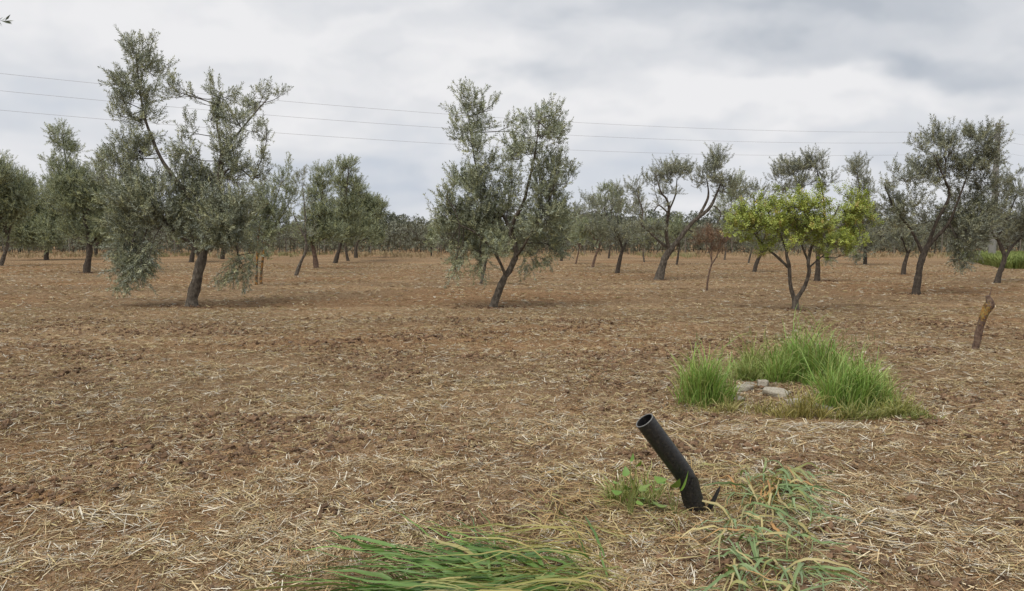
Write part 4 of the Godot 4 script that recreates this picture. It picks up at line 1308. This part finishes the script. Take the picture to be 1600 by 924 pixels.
func lay(m: MB, root: Vector3, an: float, L: float, w: float, y0: float, arch: float, bend: float, c0: Color, c1: Color) -> void:
	var dir := Vector3(cos(an), 0, -sin(an))
	var per := Vector3(-dir.z, 0, dir.x)
	var wob := rng.randf_range(0.0, 0.02)
	var fr := rng.randf_range(3.0, 9.0)
	var ph := rng.randf() * TAU
	if rng.randf() < 0.09:
		c1 = c1.lerp(Color(0.42, 0.33, 0.17), 0.85)
	var pts := []
	for i in 10:
		var t := i / 9.0
		var p := root + dir * L * t + per * (bend * L * t * t + wob * sin(t * fr + ph))
		p.y = gh(p.x, -p.z) + lerpf(0.004, y0, smoothstep(0.0, 0.25, t)) + arch * 4.0 * t * (1.0 - t) * (1.0 - 0.4 * t)
		pts.append(p)
	ribbon(m, pts, w, per.rotated(dir, rng.randf_range(-0.9, 0.9)), c0 * rng.randf_range(0.8, 1.2), c1 * rng.randf_range(0.8, 1.2), rng.randf_range(-1.6, 1.6))

# ------------------------------------------------------------------ broad-leaved weeds at the pipe
func make_weeds() -> void:
	rng.seed = 313
	var lm := []
	for k in 3:
		var m := MB.new()
		leaf(m, Vector3.ZERO, Vector3(0, 0, 1), Vector3.RIGHT, 1.0, 0.28 + 0.05 * k, [Color(0.17, 0.29, 0.05), Color(0.13, 0.24, 0.045), Color(0.2, 0.29, 0.07)][k], 6, 0.12 + 0.1 * k)
		lm.append(m.mesh(M.broad))
	# px, py of leaf centre, length, yaw, pitch
	var plants := [
		["leafy weed with broad green leaves against the foot of the pipe", [1056, 806], [[1062, 768, 0.12, 1.2, -1.1], [1040, 752, 0.09, 3.6, 0.1], [1030, 756, 0.07, 2.6, 0.2], [1044, 790, 0.085, 4.4, 0.1], [1050, 762, 0.07, 0.6, -0.6], [1072, 806, 0.07, 5.2, 0.3]]],
		["taller weed with small pale leaves left of the pipe", [985, 812], [[988, 765, 0.075, 5.6, -0.3], [978, 745, 0.06, 3.0, -0.5], [994, 730, 0.05, 0.8, -0.8], [972, 770, 0.06, 4.0, 0.2], [1000, 760, 0.06, 1.5, 0.0], [985, 722, 0.045, 2.2, -0.9], [966, 756, 0.05, 3.5, 0.1], [996, 782, 0.06, 0.3, 0.2]]],
		["low weed with a few rounded leaves between the pipe and the taller weed", [1018, 800], [[1012, 778, 0.07, 4.6, 0.1], [1022, 764, 0.06, 1.0, -0.2], [1006, 768, 0.055, 3.2, 0.0], [1026, 784, 0.06, 5.6, 0.2]]]]
	for p in plants:
		var b := ground_at(p[1][0], p[1][1])
		b.y = gh(b.x, -b.z)
		var root := thing("weed", p[0], "weed", b, "weeds beside the pipe")
		for l in p[2]:
			var at := on_plane(l[0], l[1], b.z + rng.randf_range(-0.05, 0.05)) - b
			at.y = maxf(at.y, 0.02)
			var lf := part("leaf", lm[rng.randi() % 3], root)
			lf.basis = Basis.from_euler(Vector3(l[4], l[3], rng.randf_range(-0.4, 0.4))).scaled_local(Vector3.ONE * l[2] * 1.15)
			lf.position = at
			var sm := MB.new()
			tube(sm, smooth_path([[Vector3(rng.randf_range(-0.01, 0.01), -0.02, rng.randf_range(-0.01, 0.01)), 0.003], [at * 0.5 + Vector3(0, 0.02, 0), 0.0025], [at, 0.0015]], 3), 4, 0.0, Color(0.22, 0.27, 0.08))
			part("stem", sm.mesh(M.grass), root)

# ------------------------------------------------------------------ straw and clods
func straw_mesh() -> ArrayMesh:
	# a flattened split stalk one metre long before scaling, slightly bent
	var m := MB.new()
	var p := [Vector3(-0.5, 0, 0), Vector3(0.02, 0.03, 0.04), Vector3(0.5, 0.0, 0)]
	for i in 3:
		var w := 0.5 if i == 1 else 0.4
		m.vert(p[i] + Vector3(0, 0, -w), Vector3(0, 0.6, -0.8), Color.WHITE)
		m.vert(p[i] + Vector3(0, 0.4, 0), Vector3(0, 1, 0), Color.WHITE)
		m.vert(p[i] + Vector3(0, 0, w), Vector3(0, 0.6, 0.8), Color.WHITE)
	for i in 2:
		var a := i * 3
		for k in 2:
			m.tri(a + k, a + k + 1, a + k + 3)
			m.tri(a + k + 1, a + k + 4, a + k + 3)
	return m.mesh(M.straw)

func strawy(x: float, d: float) -> float:
	return clampf(0.5 + nz2.get_noise_2d(x * 0.45 + 11.0, d * 0.9 + 5.0) * 0.55 + nz2.get_noise_2d(x * 1.9, d * 2.4 + 50.0) * 0.35, 0.0, 1.0)

func make_litter() -> void:
	rng.seed = 2024
	var sm := straw_mesh()
	var tones := [Color(0.55, 0.44, 0.26), Color(0.64, 0.55, 0.38), Color(0.44, 0.31, 0.165), Color(0.66, 0.62, 0.52), Color(0.28, 0.18, 0.1), Color(0.5, 0.42, 0.22), Color(0.38, 0.24, 0.12)]
	# distance from, to, pieces, length range, width range
	var zones := [[2.2, 5.2, 90000, 0.01, 0.13, 0.0006, 0.0034], [5.2, 9.0, 120000, 0.012, 0.13, 0.0008, 0.0038], [9.0, 17.0, 170000, 0.018, 0.13, 0.0012, 0.0042], [17.0, 48.0, 150000, 0.04, 0.18, 0.003, 0.0085]]
	# px, py, half width, half depth in metres, pieces, direction
	var heaps := [[1245, 672, 0.8, 0.22, 420, 0.3], [1390, 830, 0.75, 0.34, 520, 0.2], [1450, 640, 0.5, 0.4, 300, 0.0], [160, 815, 0.3, 0.2, 110, 0.4], [900, 745, 0.2, 0.16, 100, 1.2], [590, 800, 0.35, 0.2, 110, 0.5], [1500, 560, 1.6, 0.9, 420, 0.0]]
	for z in zones:
		var buf := PackedFloat32Array()
		var made := 0
		while made < z[2]:
			var d := sqrt(lerpf(z[0] * z[0], z[1] * z[1], rng.randf()))
			var x := rng.randf_range(-1, 1) * (d * 0.76 + 0.4)
			var s := strawy(x, d)
			if rng.randf() > 0.16 + s * s * 1.2: continue
			# loose bunches share a direction
			var bunch := 1 if rng.randf() < 0.86 else rng.randi_range(3, 9)
			var an0 := rng.randf() * TAU
			var tone0: Color = tones[rng.randi() % 7]
			for q in bunch:
				var xx := x + rng.randf_range(-0.04, 0.04) * (0.0 if bunch == 1 else 1.0)
				var dd := d + rng.randf_range(-0.04, 0.04) * (0.0 if bunch == 1 else 1.0)
				var an := an0 + (rng.randf_range(-0.5, 0.5) if bunch > 1 else 0.0)
				var L := lerpf(z[3], z[4], pow(rng.randf(), 2.2 if bunch == 1 else 1.2))
				var w := lerpf(z[5], z[6], pow(rng.randf(), 2.0))
				var ti := rng.randf_range(-0.28, 0.28)
				var ux := Vector3(cos(an) * cos(ti), sin(ti), sin(an) * cos(ti))
				var uz := ux.cross(Vector3.UP).normalized().rotated(ux, rng.randf_range(-0.5, 0.5)) * -1.0
				var uy := uz.cross(ux)
				var c := tone0 if bunch > 1 else (tones[rng.randi() % 7] as Color)
				c = c * rng.randf_range(0.75, 1.2)
				var y := gh(xx, dd) + 0.002 + absf(sin(ti)) * L * 0.35 + rng.randf() * 0.008
				push(buf, ux * L, uy * w * 2.0, uz * w * 2.0, Vector3(xx, y, -dd), c)
				made += 1
		# heaps raked together, seen in the photograph
		for h in heaps:
			var hc := ground_at(h[0], h[1])
			if -hc.z < z[0] or -hc.z >= z[1]: continue
			for q in h[4]:
				var xx: float = hc.x + rng.randfn(0.0, h[2] * 0.5)
				var dd: float = -hc.z + rng.randfn(0.0, h[3] * 0.5)
				var an: float = rng.randfn(h[5], 0.8)
				var L := 0.03 + 0.17 * pow(rng.randf(), 1.5)
				var w := rng.randf_range(0.0008, 0.005)
				var ti := rng.randf_range(-0.3, 0.3)
				var ux := Vector3(cos(an) * cos(ti), sin(ti), sin(an) * cos(ti))
				var uz := ux.cross(Vector3.UP).normalized() * -1.0
				push(buf, ux * L, uz.cross(ux) * w * 2.0, uz * w * 2.0, Vector3(xx, gh(xx, dd) + 0.004 + rng.randf() * 0.03, -dd), (tones[[0, 1, 3, 3, 5, 2][rng.randi() % 6]] as Color) * rng.randf_range(0.75, 1.15))
		var o := scatter("straw", sm, buf, self)
		tag(o, ["chopped straw littering the soil round the black pipe", "chopped straw littering the soil level with the green grass patch", "chopped straw littering the soil round the dead stump", "chopped straw littering the soil among the olive trunks"][zones.find(z)], "straw", "straw on the tilled soil", "stuff")
	# clods
	var base := SphereMesh.new()
	base.radius = 0.5; base.height = 1.0; base.radial_segments = 10; base.rings = 6
	var arr := base.get_mesh_arrays()
	var m := MB.new()
	m.v = arr[Mesh.ARRAY_VERTEX]; m.n = arr[Mesh.ARRAY_NORMAL]; m.uv = arr[Mesh.ARRAY_TEX_UV]; m.ix = arr[Mesh.ARRAY_INDEX]
	for i in m.v.size():
		var p := m.v[i]
		m.v[i] = p * (0.9 + 0.7 * nz2.get_noise_3d(p.x * 2.4, p.y * 2.4 + 4.0, p.z * 2.4) + 0.5 * nz2.get_noise_3d(p.x * 6.0, p.y * 6.0, p.z * 6.0))
		m.c.append(Color.WHITE)
	var cm := m.mesh(M.clod)
	var cb := PackedFloat32Array()
	var n := 0
	while n < 60000:
		var d := sqrt(lerpf(2.2 * 2.2, 15.0 * 15.0, pow(rng.randf(), 1.5)))
		var x := rng.randf_range(-1, 1) * (d * 0.76 + 0.4)
		var k := cloddy(x, d)
		if rng.randf() > 0.06 + k * k: continue
		n += 1
		var s := 0.006 + pow(rng.randf(), 6.0) * 0.045 * (0.35 + k)
		var b := Basis.from_euler(Vector3(rng.randf() * TAU, rng.randf() * TAU, rng.randf() * TAU)).scaled(Vector3(s, s * 0.8, s))
		push(cb, b.x, b.y, b.z, Vector3(x, gh(x, d) + s * 0.12, -d), Color(0.25, 0.155, 0.092) * rng.randf_range(0.55, 1.25))
	for f in [[300, 480, 0.5], [770, 480, 0.45], [1243, 485, 0.35], [1432, 460, 0.4], [1030, 437, 0.4], [1525, 545, 0.2], [135, 427, 0.4], [1277, 440, 0.4], [1090, 802, 0.14]]:
		var fc := ground_at(f[0], f[1])
		for i in 150:
			var a := rng.randf() * TAU
			var q: float = f[2] * (0.25 + pow(rng.randf(), 1.5))
			var x: float = fc.x + cos(a) * q * 1.5
			var d: float = -fc.z + sin(a) * q
			var s: float = (0.012 + pow(rng.randf(), 3.0) * 0.06) * minf(1.0, f[2] * 2.5)
			var b := Basis.from_euler(Vector3(rng.randf() * TAU, rng.randf() * TAU, rng.randf() * TAU)).scaled(Vector3(s, s * 0.8, s))
			push(cb, b.x, b.y, b.z, Vector3(x, gh(x, d) + s * 0.15, -d), Color(0.23, 0.14, 0.085) * rng.randf_range(0.6, 1.15))
	var co := scatter("soil_clods", cm, cb, self)
	tag(co, "crumbly brown clods scattered over the bare soil", "soil clods", "", "stuff")
